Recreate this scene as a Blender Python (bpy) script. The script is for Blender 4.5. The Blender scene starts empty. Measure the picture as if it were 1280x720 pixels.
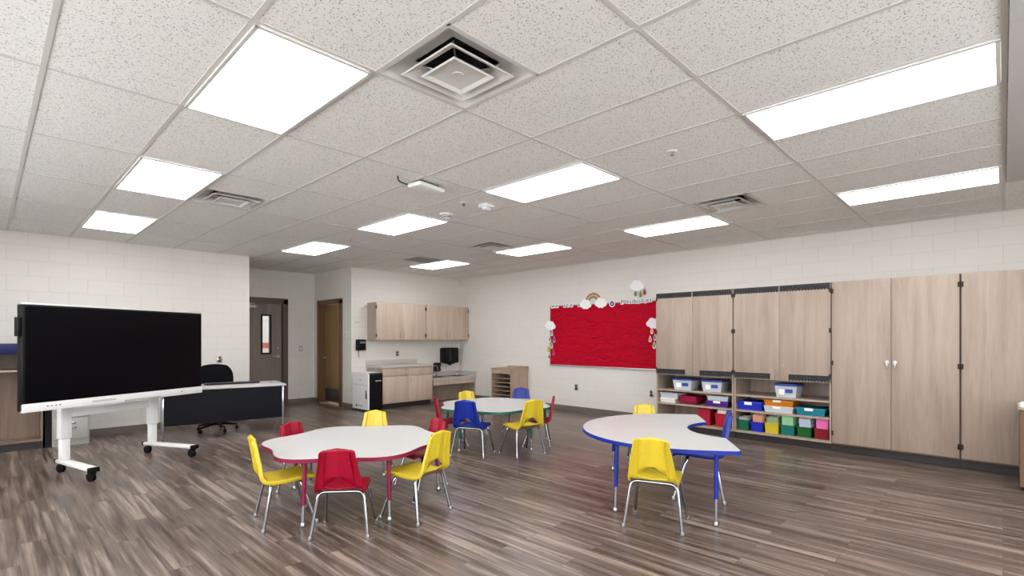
import bpy, bmesh, math, random
from mathutils import Vector, Matrix
random.seed(7)
S = bpy.context.scene
COL = S.collection
PI = math.pi
H_CEIL = 2.82
XR = 7.75      # right wall
YB = 9.45      # back wall with the sink
YL = 9.50      # left stretch of back wall
YREC = 11.1    # recess back wall
XS = 5.0       # recess side wall
XLW = 3.14     # end of left stretch

# ------------------------------------------------------------------ materials
def srgb(r, g, b):
    f = lambda c: (c/255/12.92) if c/255 <= .04045 else ((c/255+.055)/1.055)**2.4
    return (f(r), f(g), f(b), 1)
MATS = {}
def mat(name, col, rough=.5, metal=0, spec=.5, coat=0, emit=0, alpha=None, trans=0):
    if name in MATS: return MATS[name]
    m = bpy.data.materials.new(name); m.use_nodes = True
    b = m.node_tree.nodes['Principled BSDF']
    c = srgb(*col)
    b.inputs['Base Color'].default_value = c
    b.inputs['Roughness'].default_value = rough
    b.inputs['Metallic'].default_value = metal
    b.inputs['Specular IOR Level'].default_value = spec
    b.inputs['Coat Weight'].default_value = coat
    if trans:
        b.inputs['Transmission Weight'].default_value = trans
    if emit:
        b.inputs['Emission Color'].default_value = c
        b.inputs['Emission Strength'].default_value = emit
    # faint surface grain, so that nothing is a perfectly even colour
    nt = m.node_tree
    if not emit and not trans:
        n = nt.nodes.new('ShaderNodeTexNoise'); n.inputs['Scale'].default_value = 60
        tc = nt.nodes.new('ShaderNodeTexCoord'); nt.links.new(tc.outputs['Object'], n.inputs['Vector'])
        bp = nt.nodes.new('ShaderNodeBump'); bp.inputs['Strength'].default_value = .04; bp.inputs['Distance'].default_value = .002
        nt.links.new(n.outputs['Fac'], bp.inputs['Height']); nt.links.new(bp.outputs['Normal'], b.inputs['Normal'])
    MATS[name] = m
    return m

def node_mat(name, build):
    m = bpy.data.materials.new(name); m.use_nodes = True
    nt = m.node_tree; b = nt.nodes['Principled BSDF']
    N = lambda t, **k: _n(nt, t, k)
    build(nt, b, N, nt.links.new)
    MATS[name] = m
    return m
def _n(nt, t, k):
    n = nt.nodes.new(t)
    for a, v in k.items():
        if a in n.inputs: n.inputs[a].default_value = v
        else: setattr(n, a, v)
    return n
def ramp(nt, stops, interp='LINEAR'):
    r = nt.nodes.new('ShaderNodeValToRGB'); r.color_ramp.interpolation = interp
    e = r.color_ramp.elements
    e[0].position, e[0].color = stops[0]; e[1].position, e[1].color = stops[-1]
    for p, c in stops[1:-1]:
        x = e.new(p); x.color = c
    return r

def cmu(name, axis):
    def f(nt, b, N, L):
        tc = N('ShaderNodeTexCoord'); sp = N('ShaderNodeSeparateXYZ'); cb = N('ShaderNodeCombineXYZ')
        L(tc.outputs['Object'], sp.inputs[0])
        L(sp.outputs[axis], cb.inputs[0]); L(sp.outputs[2], cb.inputs[1])
        br = N('ShaderNodeTexBrick'); br.offset = .5
        br.inputs['Scale'].default_value = 1
        br.inputs['Brick Width'].default_value = .4064; br.inputs['Row Height'].default_value = .2032
        br.inputs['Mortar Size'].default_value = .005; br.inputs['Mortar Smooth'].default_value = .6
        br.inputs['Color1'].default_value = srgb(217, 212, 205); br.inputs['Color2'].default_value = srgb(215, 210, 203)
        br.inputs['Mortar'].default_value = srgb(207, 202, 194)
        L(cb.outputs[0], br.inputs['Vector'])
        L(br.outputs['Color'], b.inputs['Base Color'])
        ns = N('ShaderNodeTexNoise', Scale=70.0, Detail=3.0); L(tc.outputs['Object'], ns.inputs['Vector'])
        mt = N('ShaderNodeMath', operation='MULTIPLY'); mt.inputs[1].default_value = .12; L(ns.outputs['Fac'], mt.inputs[0])
        sb = N('ShaderNodeMath', operation='SUBTRACT'); L(mt.outputs[0], sb.inputs[0]); L(br.outputs['Fac'], sb.inputs[1])
        bp = N('ShaderNodeBump'); bp.inputs['Strength'].default_value = .35; bp.inputs['Distance'].default_value = .005
        L(sb.outputs[0], bp.inputs['Height']); L(bp.outputs['Normal'], b.inputs['Normal'])
        b.inputs['Roughness'].default_value = .55
    return node_mat(name, f)
cmu('painted block x', 0); cmu('painted block y', 1)

def planks(nt, b, N, L):
    tc = N('ShaderNodeTexCoord'); sp = N('ShaderNodeSeparateXYZ'); cb = N('ShaderNodeCombineXYZ')
    L(tc.outputs['Object'], sp.inputs[0]); L(sp.outputs[1], cb.inputs[0]); L(sp.outputs[0], cb.inputs[1])
    br = N('ShaderNodeTexBrick'); br.offset = .37; br.inputs['Scale'].default_value = 1
    br.inputs['Brick Width'].default_value = 1.22; br.inputs['Row Height'].default_value = .152
    br.inputs['Mortar Size'].default_value = .0012; br.inputs['Bias'].default_value = 0
    br.inputs['Color1'].default_value = (0, 0, 0, 1); br.inputs['Color2'].default_value = (1, 1, 1, 1); br.inputs['Mortar'].default_value = (.3, .3, .3, 1)
    L(cb.outputs[0], br.inputs['Vector'])
    # streaks of grain along the planks, shifted plank by plank
    mp = N('ShaderNodeMapping'); mp.inputs['Scale'].default_value = (1.0, 19, 1)
    vm = N('ShaderNodeVectorMath', operation='MULTIPLY_ADD'); vm.inputs[1].default_value = (7, 7, 7)
    L(br.outputs['Color'], vm.inputs[0]); L(cb.outputs[0], vm.inputs[2])
    L(vm.outputs[0], mp.inputs[0])
    n1 = N('ShaderNodeTexNoise', Scale=1.0, Detail=4.0, Roughness=.5, Distortion=.5); L(mp.outputs[0], n1.inputs['Vector'])
    mp2 = N('ShaderNodeMapping'); mp2.inputs['Scale'].default_value = (2.6, 85, 1); L(vm.outputs[0], mp2.inputs[0])
    n2 = N('ShaderNodeTexNoise', Scale=1.0, Detail=3.0); L(mp2.outputs[0], n2.inputs['Vector'])
    a = N('ShaderNodeMath', operation='MULTIPLY_ADD'); a.inputs[1].default_value = .34; L(n2.outputs['Fac'], a.inputs[0]); L(n1.outputs['Fac'], a.inputs[2])
    a2 = N('ShaderNodeMath', operation='MULTIPLY_ADD'); a2.inputs[1].default_value = .12; L(br.outputs['Color'], a2.inputs[0]); L(a.outputs[0], a2.inputs[2])
    r = ramp(nt, [(.46, srgb(50, 38, 32)), (.62, srgb(77, 64, 56)), (.78, srgb(106, 91, 82)), (.94, srgb(146, 130, 118))])
    L(a2.outputs[0], r.inputs[0])
    mx = N('ShaderNodeMixRGB', blend_type='MULTIPLY'); L(br.outputs['Fac'], mx.inputs[0]); L(r.outputs[0], mx.inputs[1]); mx.inputs[2].default_value = (.45, .42, .4, 1)
    L(mx.outputs[0], b.inputs['Base Color'])
    rr = N('ShaderNodeMath', operation='MULTIPLY_ADD'); rr.inputs[1].default_value = .1; rr.inputs[2].default_value = .26; L(n1.outputs['Fac'], rr.inputs[0])
    L(rr.outputs[0], b.inputs['Roughness'])
    bp = N('ShaderNodeBump'); bp.inputs['Strength'].default_value = .06; bp.inputs['Distance'].default_value = .002
    L(a.outputs[0], bp.inputs['Height']); L(bp.outputs['Normal'], b.inputs['Normal'])
node_mat('plank floor', planks)

def tiles(nt, b, N, L):
    tc = N('ShaderNodeTexCoord')
    n = N('ShaderNodeTexNoise', Scale=120.0, Detail=2.0, Roughness=.6); L(tc.outputs['Object'], n.inputs['Vector'])
    r = ramp(nt, [(.0, srgb(236, 235, 231)), (.585, srgb(236, 235, 231)), (.66, srgb(150, 148, 144)), (1, srgb(100, 98, 95))])
    L(n.outputs['Fac'], r.inputs[0]); L(r.outputs[0], b.inputs['Base Color'])
    bp = N('ShaderNodeBump', invert=True); bp.inputs['Strength'].default_value = .25; bp.inputs['Distance'].default_value = .003
    L(n.outputs['Fac'], bp.inputs['Height']); L(bp.outputs['Normal'], b.inputs['Normal'])
    b.inputs['Roughness'].default_value = .9
node_mat('acoustic tile', tiles)

def ribbed(nt, b, N, L):
    tc = N('ShaderNodeTexCoord')
    w = N('ShaderNodeTexWave', bands_direction='Y', wave_type='BANDS'); w.bands_direction = 'X'; w.inputs['Scale'].default_value = 14
    L(tc.outputs['Object'], w.inputs['Vector'])
    bp = N('ShaderNodeBump'); bp.inputs['Strength'].default_value = .3; bp.inputs['Distance'].default_value = .003
    L(w.outputs['Fac'], bp.inputs['Height']); L(bp.outputs['Normal'], b.inputs['Normal'])
    b.inputs['Base Color'].default_value = srgb(190, 189, 186); b.inputs['Roughness'].default_value = .7
node_mat('ribbed panel', ribbed)

def wood(name, c1, c2, c3, rough=.42, sc=(9, 9, .7)):
    def f(nt, b, N, L):
        tc = N('ShaderNodeTexCoord'); oi = N('ShaderNodeObjectInfo')
        ad = N('ShaderNodeVectorMath', operation='MULTIPLY_ADD'); ad.inputs[1].default_value = (1, 1, 1)
        cbo = N('ShaderNodeCombineXYZ')
        m9 = N('ShaderNodeMath', operation='MULTIPLY'); m9.inputs[1].default_value = 40; L(oi.outputs['Random'], m9.inputs[0])
        L(m9.outputs[0], cbo.inputs[0]); L(m9.outputs[0], cbo.inputs[2])
        L(tc.outputs['Object'], ad.inputs[0]); L(cbo.outputs[0], ad.inputs[2])
        mp = N('ShaderNodeMapping'); mp.inputs['Scale'].default_value = sc; L(ad.outputs[0], mp.inputs[0])
        n = N('ShaderNodeTexNoise', Scale=1.0, Detail=5.0, Roughness=.6, Distortion=.6); L(mp.outputs[0], n.inputs['Vector'])
        mp2 = N('ShaderNodeMapping'); mp2.inputs['Scale'].default_value = tuple(x*9 for x in sc); L(ad.outputs[0], mp2.inputs[0])
        n2 = N('ShaderNodeTexNoise', Scale=1.0, Detail=2.0); L(mp2.outputs[0], n2.inputs['Vector'])
        a = N('ShaderNodeMath', operation='MULTIPLY_ADD'); a.inputs[1].default_value = .25; L(n2.outputs['Fac'], a.inputs[0]); L(n.outputs['Fac'], a.inputs[2])
        r = ramp(nt, [(.42, srgb(*c1)), (.62, srgb(*c2)), (.85, srgb(*c3))])
        L(a.outputs[0], r.inputs[0]); L(r.outputs[0], b.inputs['Base Color'])
        b.inputs['Roughness'].default_value = rough
    return node_mat(name, f)
wood('maple laminate', (149, 131, 117), (163, 145, 130), (175, 157, 141))
wood('maple laminate warm', (176, 156, 140), (188, 168, 150), (198, 179, 161))
wood('brown oak door', (118, 88, 48), (136, 104, 60), (148, 116, 72), .35)
wood('grey brown door', (110, 98, 88), (122, 109, 98), (132, 119, 107), .45)
wood('shaded cabinet brown', (108, 88, 74), (124, 103, 88), (138, 116, 100))  # sorter wood darkened, the cabinet's shade put into its colour
wood('sorter wood', (150, 128, 110), (166, 143, 124), (178, 155, 135))

def redpaper(nt, b, N, L):
    tc = N('ShaderNodeTexCoord')
    mp = N('ShaderNodeMapping'); mp.inputs['Scale'].default_value = (1, 1.1, 3.2); L(tc.outputs['Object'], mp.inputs[0])
    n = N('ShaderNodeTexNoise', Scale=3.2, Detail=8.0, Roughness=.6, Distortion=.9); L(mp.outputs[0], n.inputs['Vector'])
    bp = N('ShaderNodeBump'); bp.inputs['Strength'].default_value = 1; bp.inputs['Distance'].default_value = .06
    L(n.outputs['Fac'], bp.inputs['Height']); L(bp.outputs['Normal'], b.inputs['Normal'])
    b.inputs['Base Color'].default_value = srgb(182, 0, 36); b.inputs['Roughness'].default_value = .55; b.inputs['Specular IOR Level'].default_value = .12
node_mat('red paper', redpaper)
def scallop(nt, b, N, L):
    tc = N('ShaderNodeTexCoord')
    v = N('ShaderNodeTexVoronoi', Scale=30.0, Randomness=.15); L(tc.outputs['Object'], v.inputs['Vector'])
    r = ramp(nt, [(.0, srgb(150, 150, 155)), (.26, srgb(110, 110, 118)), (.34, srgb(20, 20, 26)), (1, srgb(20, 20, 26))])
    L(v.outputs['Distance'], r.inputs[0]); L(r.outputs[0], b.inputs['Base Color']); b.inputs['Roughness'].default_value = .6
node_mat('patterned border', scallop)
def counter(nt, b, N, L):
    tc = N('ShaderNodeTexCoord')
    n = N('ShaderNodeTexNoise', Scale=160.0, Detail=2.0); L(tc.outputs['Object'], n.inputs['Vector'])
    r = ramp(nt, [(.35, srgb(168, 162, 156)), (.6, srgb(196, 190, 184))])
    L(n.outputs['Fac'], r.inputs[0]); L(r.outputs[0], b.inputs['Base Color']); b.inputs['Roughness'].default_value = .3
node_mat('grey countertop', counter)

M = lambda n: MATS[n]
WHITE = mat('white metal', (226, 226, 224), .35)
CHROME = mat('chrome', (168, 170, 176), .14, 1)
STEEL = mat('brushed steel', (170, 172, 176), .3, 1)
BLACKP = mat('black plastic', (10, 10, 12), .45, spec=.2)
BLACKG = mat('black glass', (3, 3, 7), .3, 0, .12, 0)
DARKNAVY = mat('navy black laminate', (5, 5, 15), .4, spec=.15)
DESKTOP = mat('pale grey laminate', (196, 193, 190), .35)
TABLETOP = mat('off white laminate', (190, 189, 186), .32)
BASEB = mat('grey brown vinyl', (108, 97, 89), .5)
FRAMEB = mat('brown painted steel', (84, 68, 58), .4)
OAKFR = mat('dark oak frame', (98, 70, 42), .4)
TGRID = mat('grid white', (205, 203, 198), .5)
WPAINT = mat('white plastic', (228, 227, 223), .4)
VENTW = mat('vent white', (208, 206, 202), .45)
DARK = mat('dark duct', (40, 42, 46), .7)
LENS = mat('lit lens', (250, 252, 255), .5, emit=10.2)
PAPERW = mat('white paper', (236, 236, 234), .8)
TOEK = mat('toe kick', (46, 41, 40), .5)
GREYM = mat('putty metal', (172, 170, 166), .4)
CLEAR = mat('clear plastic', (232, 238, 244), .25, trans=.35)
NAVYB = mat('navy blue laminate', (22, 26, 84), .4)
GLASS = mat('window glass', (255, 255, 255), .02, trans=1.0)

# ------------------------------------------------------------------ mesh helpers
class MB:
    def __init__(s): s.bm = bmesh.new()
    def box(s, x0, x1, y0, y1, z0, z1, bev=0, rot=None):
        x0, x1 = min(x0, x1), max(x0, x1); y0, y1 = min(y0, y1), max(y0, y1); z0, z1 = min(z0, z1), max(z0, z1)
        g = bmesh.ops.create_cube(s.bm, size=1)['verts']
        mt = Matrix.Translation(((x0+x1)/2, (y0+y1)/2, (z0+z1)/2)) @ Matrix.Diagonal((x1-x0, y1-y0, z1-z0, 1))
        if rot: mt = rot @ mt
        bmesh.ops.transform(s.bm, matrix=mt, verts=g)
        if bev:
            ed = {e for v in g for e in v.link_edges}
            bmesh.ops.bevel(s.bm, geom=list(ed), offset=bev, segments=2, profile=.5, affect='EDGES')
        return s
    def cyl(s, p0, p1, r0, r1=None, n=16, caps=True):
        r1 = r0 if r1 is None else r1
        return s.tube([p0, p1], [r0, r1], n, caps)
    def tube(s, pts, r, n=10, caps=True):
        pts = [Vector(p) for p in pts]
        rs = r if isinstance(r, (list, tuple)) else [r]*len(pts)
        rings = []; up = None
        for i, p in enumerate(pts):
            d = (pts[min(i+1, len(pts)-1)]-pts[max(i-1, 0)]).normalized()
            if up is None:
                up = Vector((0, 0, 1)) if abs(d.z) < .9 else Vector((1, 0, 0))
            a = d.cross(up).normalized(); up = a.cross(d).normalized()
            rings.append([s.bm.verts.new(p+(a*math.cos(t)+up*math.sin(t))*rs[i]) for t in [2*PI*k/n for k in range(n)]])
        for A, B in zip(rings, rings[1:]):
            for k in range(n): s.bm.faces.new((A[k], A[(k+1) % n], B[(k+1) % n], B[k]))
        if caps:
            s.bm.faces.new(rings[0][::-1]); s.bm.faces.new(rings[-1])
        return s
    def prism(s, outline, z0, z1, mtx=None):      # outline in xy, extruded in z
        a = [s.bm.verts.new((x, y, z0)) for x, y in outline]; b = [s.bm.verts.new((x, y, z1)) for x, y in outline]
        n = len(a)
        s.bm.faces.new(a[::-1]); s.bm.faces.new(b)
        for k in range(n): s.bm.faces.new((a[k], a[(k+1) % n], b[(k+1) % n], b[k]))
        if mtx: bmesh.ops.transform(s.bm, matrix=mtx, verts=a+b)
        return s
    def lathe(s, prof, c=(0, 0, 0), n=24, mtx=None):
        rings = []; allv = []
        for r, z in prof:
            if r < 1e-5: ring = [s.bm.verts.new((c[0], c[1], c[2]+z))]
            else: ring = [s.bm.verts.new((c[0]+r*math.cos(2*PI*k/n), c[1]+r*math.sin(2*PI*k/n), c[2]+z)) for k in range(n)]
            rings.append(ring); allv += ring
        for A, B in zip(rings, rings[1:]):
            for k in range(n):
                q = [A[k % len(A)], A[(k+1) % len(A)], B[(k+1) % len(B)], B[k % len(B)]]
                u = []
                for v in q:
                    if v not in u: u.append(v)
                if len(u) > 2: s.bm.faces.new(u)
        if mtx: bmesh.ops.transform(s.bm, matrix=mtx, verts=allv)
        return s
    def quad(s, *p):
        s.bm.faces.new([s.bm.verts.new(q) for q in p]); return s
    def build(s, name, m, parent=None, world=False, label=None, smooth=True, fix=True):
        if fix: bmesh.ops.recalc_face_normals(s.bm, faces=s.bm.faces)
        me = bpy.data.meshes.new(name); s.bm.to_mesh(me); s.bm.free()
        me.materials.append(m if not isinstance(m, str) else MATS[m])
        if smooth:
            for p in me.polygons: p.use_smooth = True
            me.set_sharp_from_angle(angle=math.radians(35))
        o = bpy.data.objects.new(name, me); COL.objects.link(o)
        if parent is not None:
            o.parent = parent
            if world:
                w = Vector((0, 0, 0)); q = parent
                while q: w += q.location; q = q.parent
                me.transform(Matrix.Translation(-w))
        if label: o['label'] = label
        return o

def tag(o, label, cat, group=None):
    o['label'] = label; o['category'] = cat
    if group: o['group'] = group
    return o
def thing(name, loc, label, cat, group=None, rz=0):
    o = bpy.data.objects.new(name, None); COL.objects.link(o)
    o.location = loc; o.rotation_euler = (0, 0, rz); o.empty_display_size = .1
    return tag(o, label, cat, group)
def struct(name, mb, m, **k):
    o = mb.build(name, m, **k); o['kind'] = 'structure'; return o
def copy_tree(o, parent=None):
    c = o.copy(); COL.objects.link(c)
    if parent is not None: c.parent = parent
    for ch in o.children: copy_tree(ch, c)
    return c
def bend(pts, r, n=5):
    """round the corners of a polyline"""
    pts = [Vector(p) for p in pts]; out = [pts[0]]
    for a, b, c in zip(pts, pts[1:], pts[2:]):
        u = (a-b).normalized(); v = (c-b).normalized()
        rr = min(r, (a-b).length*.49, (c-b).length*.49)
        p, q = b+u*rr, b+v*rr
        for k in range(n+1):
            t = k/n; out.append(p*(1-t)**2+b*2*t*(1-t)+q*t*t)
    out.append(pts[-1]); return out

# ------------------------------------------------------------------ room shell
X0, Y0 = -2.2, -2.6
struct('floor', MB().box(X0-.2, XR+.2, Y0-.2, 14.2, -.12, 0), 'plank floor', smooth=False)
W = MB().box(XR, XR+.2, Y0-.2, YB+.2, 0, H_CEIL+.4); struct('wall_right', W, 'painted block y', smooth=False)
struct('wall_back', MB().box(XS, XR, YB, YB+.2, 0, H_CEIL+.4), 'painted block x', smooth=False)
struct('wall_left', MB().box(X0-.2, XLW, YL, YL+.2, 0, H_CEIL+.4), 'painted block x', smooth=False)
# two unseen walls; their windows are added to lift the dark ceiling with daylight
def wall_with_added_windows(name, lo, hi, opens, place, m):
    z0, z1 = .85, 2.55; w = MB(); c = lo
    for a, b_ in opens:
        place(w, c, a, 0, H_CEIL+.4); place(w, a, b_, 0, z0); place(w, a, b_, z1, H_CEIL+.4); c = b_
    place(w, c, hi, 0, H_CEIL+.4)
    struct(name, w, m, smooth=False)
NW = [(-1.9, .9), (1.2, 4.2)]
LW = [(-.6, 2.0), (2.6, 5.2), (5.7, 6.9)]
wall_with_added_windows('wall_near', X0, XR, NW, lambda w, a, b_, c, d: w.box(a, b_, Y0-.2, Y0, c, d), 'painted block x')
wall_with_added_windows('wall_near_left', Y0-.2, YL, LW, lambda w, a, b_, c, d: w.box(X0-.2, X0, a, b_, c, d), 'painted block y')
wn = 0
for opens, horiz in ((NW, True), (LW, False)):
    for a, b_ in opens:
        wn += 1
        q = bpy.data.objects.new('window_%d' % wn, None); COL.objects.link(q); q['kind'] = 'structure'
        q.location = ((a+b_)/2, Y0-.1, .85) if horiz else (X0-.1, (a+b_)/2, .85); q.rotation_euler = (0, 0, 0 if horiz else PI/2)
        hw = (b_-a)/2; m = MB()
        for x in (-hw+.025, -hw/3, hw/3, hw-.025): m.box(x-.025, x+.025, -.05, .05, 0, 1.7)
        m.box(-hw, hw, -.05, .05, 0, .05).box(-hw, hw, -.05, .05, 1.65, 1.7)
        m.build('window_frame', FRAMEB, q, smooth=False)
struct('wall_recess_left', MB().box(XLW-.2, XLW, YL+.2, YREC, 0, H_CEIL+.4), 'painted block y', smooth=False)
# recess back wall with an opening for the door
DX0, DX1, DZ = 3.36, 4.37, 2.21
w = MB().box(XLW-.2, DX0, YREC, YREC+.2, 0, H_CEIL+.4).box(DX1, XS+.2, YREC, YREC+.2, 0, H_CEIL+.4).box(DX0, DX1, YREC, YREC+.2, DZ, H_CEIL+.4)
struct('wall_recess', w, 'painted block x', smooth=False)
# recess side wall with an opening for the brown door
EY0, EY1, EZ = 9.86, 10.86, 2.19
w = MB().box(XS, XS+.2, YB+.2, EY0, 0, H_CEIL+.4).box(XS, XS+.2, EY1, YREC, 0, H_CEIL+.4).box(XS, XS+.2, EY0, EY1, EZ, H_CEIL+.4)
struct('wall_recess_side', w, 'painted block y', smooth=False)
# hallway beyond the glazed door
struct('wall_hallway', MB().box(2.2, 6.2, 13.8, 14.0, 0, H_CEIL), mat('hallway paint', (150, 148, 144), .6), smooth=False)
struct('trim_hallway', MB().box(2.2, 6.2, 13.785, 13.80, 1.15, 1.29), mat('brick red paint', (120, 44, 32), .5), smooth=False)

# ceiling cells with real holes for the diffusers
GX = lambda j: 7.527-.6096*j
GY = lambda i: 1.2149+1.2192*i
vents = [(GX(10), GX(9), GY(1)-.6096, GY(1)), (GX(10), GX(9), GY(4)-.6096, GY(4)),
         (GX(4), GX(3), GY(1)-.6096, GY(1)), (GX(4), GX(3), GY(4)-.6096, GY(4))]
xs = sorted({round(v, 4) for v in [X0-.2, XR+.2] + [GX(j) for j in range(0, 17)]})
ys = sorted({round(v, 4) for v in [Y0-.2, 14.2] + [GY(i) for i in range(-4, 11)] + [v[2] for v in vents]})
xs = [x for x in xs if X0-.21 <= x]
cm = MB()
for a, b_ in zip(xs, xs[1:]):
    for c, d in zip(ys, ys[1:]):
        cx, cy = (a+b_)/2, (c+d)/2
        if any(v[0] < cx < v[1] and v[2] < cy < v[3] for v in vents): continue
        cm.quad((a, c, H_CEIL), (a, d, H_CEIL), (b_, d, H_CEIL), (b_, c, H_CEIL))
cm.box(X0-.2, XR+.2, Y0-.2, 14.2, H_CEIL+.42, H_CEIL+.5)  # unseen lid above the tiles, added to keep world light out
struct('ceiling', cm, 'acoustic tile', smooth=False, fix=False)
tb = MB()
for j in range(0, 16):
    x = GX(j); tb.box(x-.012, x+.012, Y0, YB if x > XLW else YL, H_CEIL-.004, H_CEIL-.0005)
    if XLW < x < XS: tb.box(x-.012, x+.012, YB, YREC, H_CEIL-.004, H_CEIL-.0005)
for i in range(-3, 9):
    y = GY(i)
    if y < YB: tb.box(X0, XR, y-.012, y+.012, H_CEIL-.0043, H_CEIL-.0006)
    elif y < YREC: tb.box(XLW, XS, y-.012, y+.012, H_CEIL-.0043, H_CEIL-.0006)
for v in vents: tb.box(v[0], v[1], v[2]-.012, v[2]+.012, H_CEIL-.004, H_CEIL-.0005)
struct('trim_1', tb, TGRID, smooth=False)
# wall angle under the ceiling edge
wa = MB().box(XR-.022, XR, Y0, YB, H_CEIL-.006, H_CEIL-.0005).box(XS, XR, YB-.022, YB, H_CEIL-.006, H_CEIL-.0005)
wa.box(X0, XLW, YL-.022, YL, H_CEIL-.006, H_CEIL-.0005).box(XLW, XS, YREC-.022, YREC, H_CEIL-.006, H_CEIL-.0005)
struct('trim_2', wa, TGRID, smooth=False)
# ribbed ceiling bays on the far right
rb = MB().box(GX(8.35), GX(2)-.02, GY(-2)+.02, GY(-1)-.016, H_CEIL-.02, H_CEIL-.0045).box(GX(14), GX(8.35)-.012, GY(-2)+.02, GY(-1)-.016, H_CEIL-.02, H_CEIL-.0045)
struct('trim_3', rb, 'ribbed panel', smooth=False)

# baseboards
def bb(name, mb): struct(name, mb, BASEB, smooth=False)
bb('baseboard_right', MB().box(XR-.012, XR, 3.96, YB, 0, .102))
bb('baseboard_left', MB().box(X0, XLW+.012, YL-.012, YL, 0, .102).box(XLW, XLW+.012, YL, YREC, 0, .102))
bb('baseboard_back', MB().box(XS-.012, 5.33, YB-.012, YB, 0, .102).box(XS-.012, XS, YB, EY0-.06, 0, .102).box(XS-.012, XS, EY1+.06, YREC, 0, .102).box(DX1+.06, XS-.012, YREC-.012, YREC, 0, .102))

# ------------------------------------------------------------------ doors
d1 = bpy.data.objects.new('door_1', None); COL.objects.link(d1); d1.location = (3.86, YREC, 0); d1['kind'] = 'structure'
f = MB()
for a, b_ in ((DX0-.05, DX0+.05), (DX1-.05, DX1+.05)): f.box(a, b_, YREC-.03, YREC+.14, 0, DZ+.0)
f.box(DX0-.05, DX1+.05, YREC-.03, YREC+.14, DZ-.09, DZ+.03)
f.build('door_frame', FRAMEB, d1, world=True, smooth=False)
WX0, WX1, WZ0, WZ1 = 3.93, 4.08, 1.10, 1.87
lf = MB(); ly0, ly1 = YREC+.05, YREC+.095
lx0, lx1, lz1 = DX0+.055, DX1-.055, DZ-.095
lf.box(lx0, WX0, ly0, ly1, .01, lz1).box(WX1, lx1, ly0, ly1, .01, lz1).box(WX0, WX1, ly0, ly1, .01, WZ0).box(WX0, WX1, ly0, ly1, WZ1, lz1)
leaf = lf.build('door_leaf', 'grey brown door', d1, world=True, smooth=False)
v = MB(); t = .03
for yy in (ly0-.012,):
    v.box(WX0-t, WX0+.004, yy, ly1+.012, WZ0-t, WZ1+t).box(WX1-.004, WX1+t, yy, ly1+.012, WZ0-t, WZ1+t)
    v.box(WX0, WX1, yy, ly1+.012, WZ0-t, WZ0+.004).box(WX0, WX1, yy, ly1+.012, WZ1-.004, WZ1+t)
v.build('vision_frame', BLACKP, leaf, world=True, smooth=False)
MB().box(WX0, WX1, ly0+.018, ly0+.024, WZ0, WZ1).build('glass_pane', GLASS, leaf, world=True, smooth=False)
h = MB().cyl((4.24, ly0, 1.02), (4.24, ly0-.03, 1.02), .032).cyl((4.24, ly0-.03, 1.02), (4.24, ly0-.055, 1.02), .012)
h.box(4.11, 4.255, ly0-.066, ly0-.045, 1.012, 1.032, .004)
h.build('door_handle', STEEL, leaf, world=True)
MB().cyl((4.24, ly0, 1.2), (4.24, ly0-.012, 1.2), .018).build('lock_cylinder', STEEL, leaf, world=True)
MB().box(3.45, 3.80, ly0-.06, ly0-.001, 2.02, 2.08, .006).tube([(3.7, ly0-.05, 2.085), (3.55, ly0-.25, 2.10), (3.75, ly0-.07, 2.11)], .01).build('door_closer', mat('pale metal', (196, 198, 200), .4), d1, world=True)
MB().box(DX0+.05, DX1-.05, YREC-.02, YREC+.14, 0, .008).build('threshold', STEEL, d1, world=True, smooth=False)

d2 = bpy.data.objects.new('door_2', None); COL.objects.link(d2); d2.location = (XS, 10.36, 0); d2['kind'] = 'structure'
f = MB()
for a, b_ in ((EY0-.05, EY0+.05), (EY1-.05, EY1+.05)): f.box(XS-.03, XS+.19, a, b_, 0, EZ)
f.box(XS-.03, XS+.19, EY0-.05, EY1+.05, EZ-.07, EZ+.03)
f.build('door_frame', OAKFR, d2, world=True, smooth=False)
leaf = MB().box(XS+.10, XS+.145, EY0+.055, EY1-.055, .03, EZ-.075).build('door_leaf', 'brown oak door', d2, world=True, smooth=False)
k = MB().box(XS+.092, XS+.0995, EY0+.09, EY1-.09, .07, .33)
k.build('kick_plate', mat('dark kick plate', (44, 38, 36), .3), leaf, world=True)
h = MB().lathe([(0, -.001), (.032, -.001), (.032, .008), (.013, .012), (.012, .04), (.027, .05), (.03, .065), (.02, .078), (0, .08)], mtx=Matrix.Translation((XS+.10, EY1-.13, .98)) @ Matrix.Rotation(-PI/2, 4, 'Y'))
h.build('door_knob', STEEL, leaf, world=True)
MB().box(XS-.02, XS+.19, EY0+.05, EY1-.05, 0, .022).build('threshold', mat('pale stone', (176, 160, 142), .4), d2, world=True, smooth=False)

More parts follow.
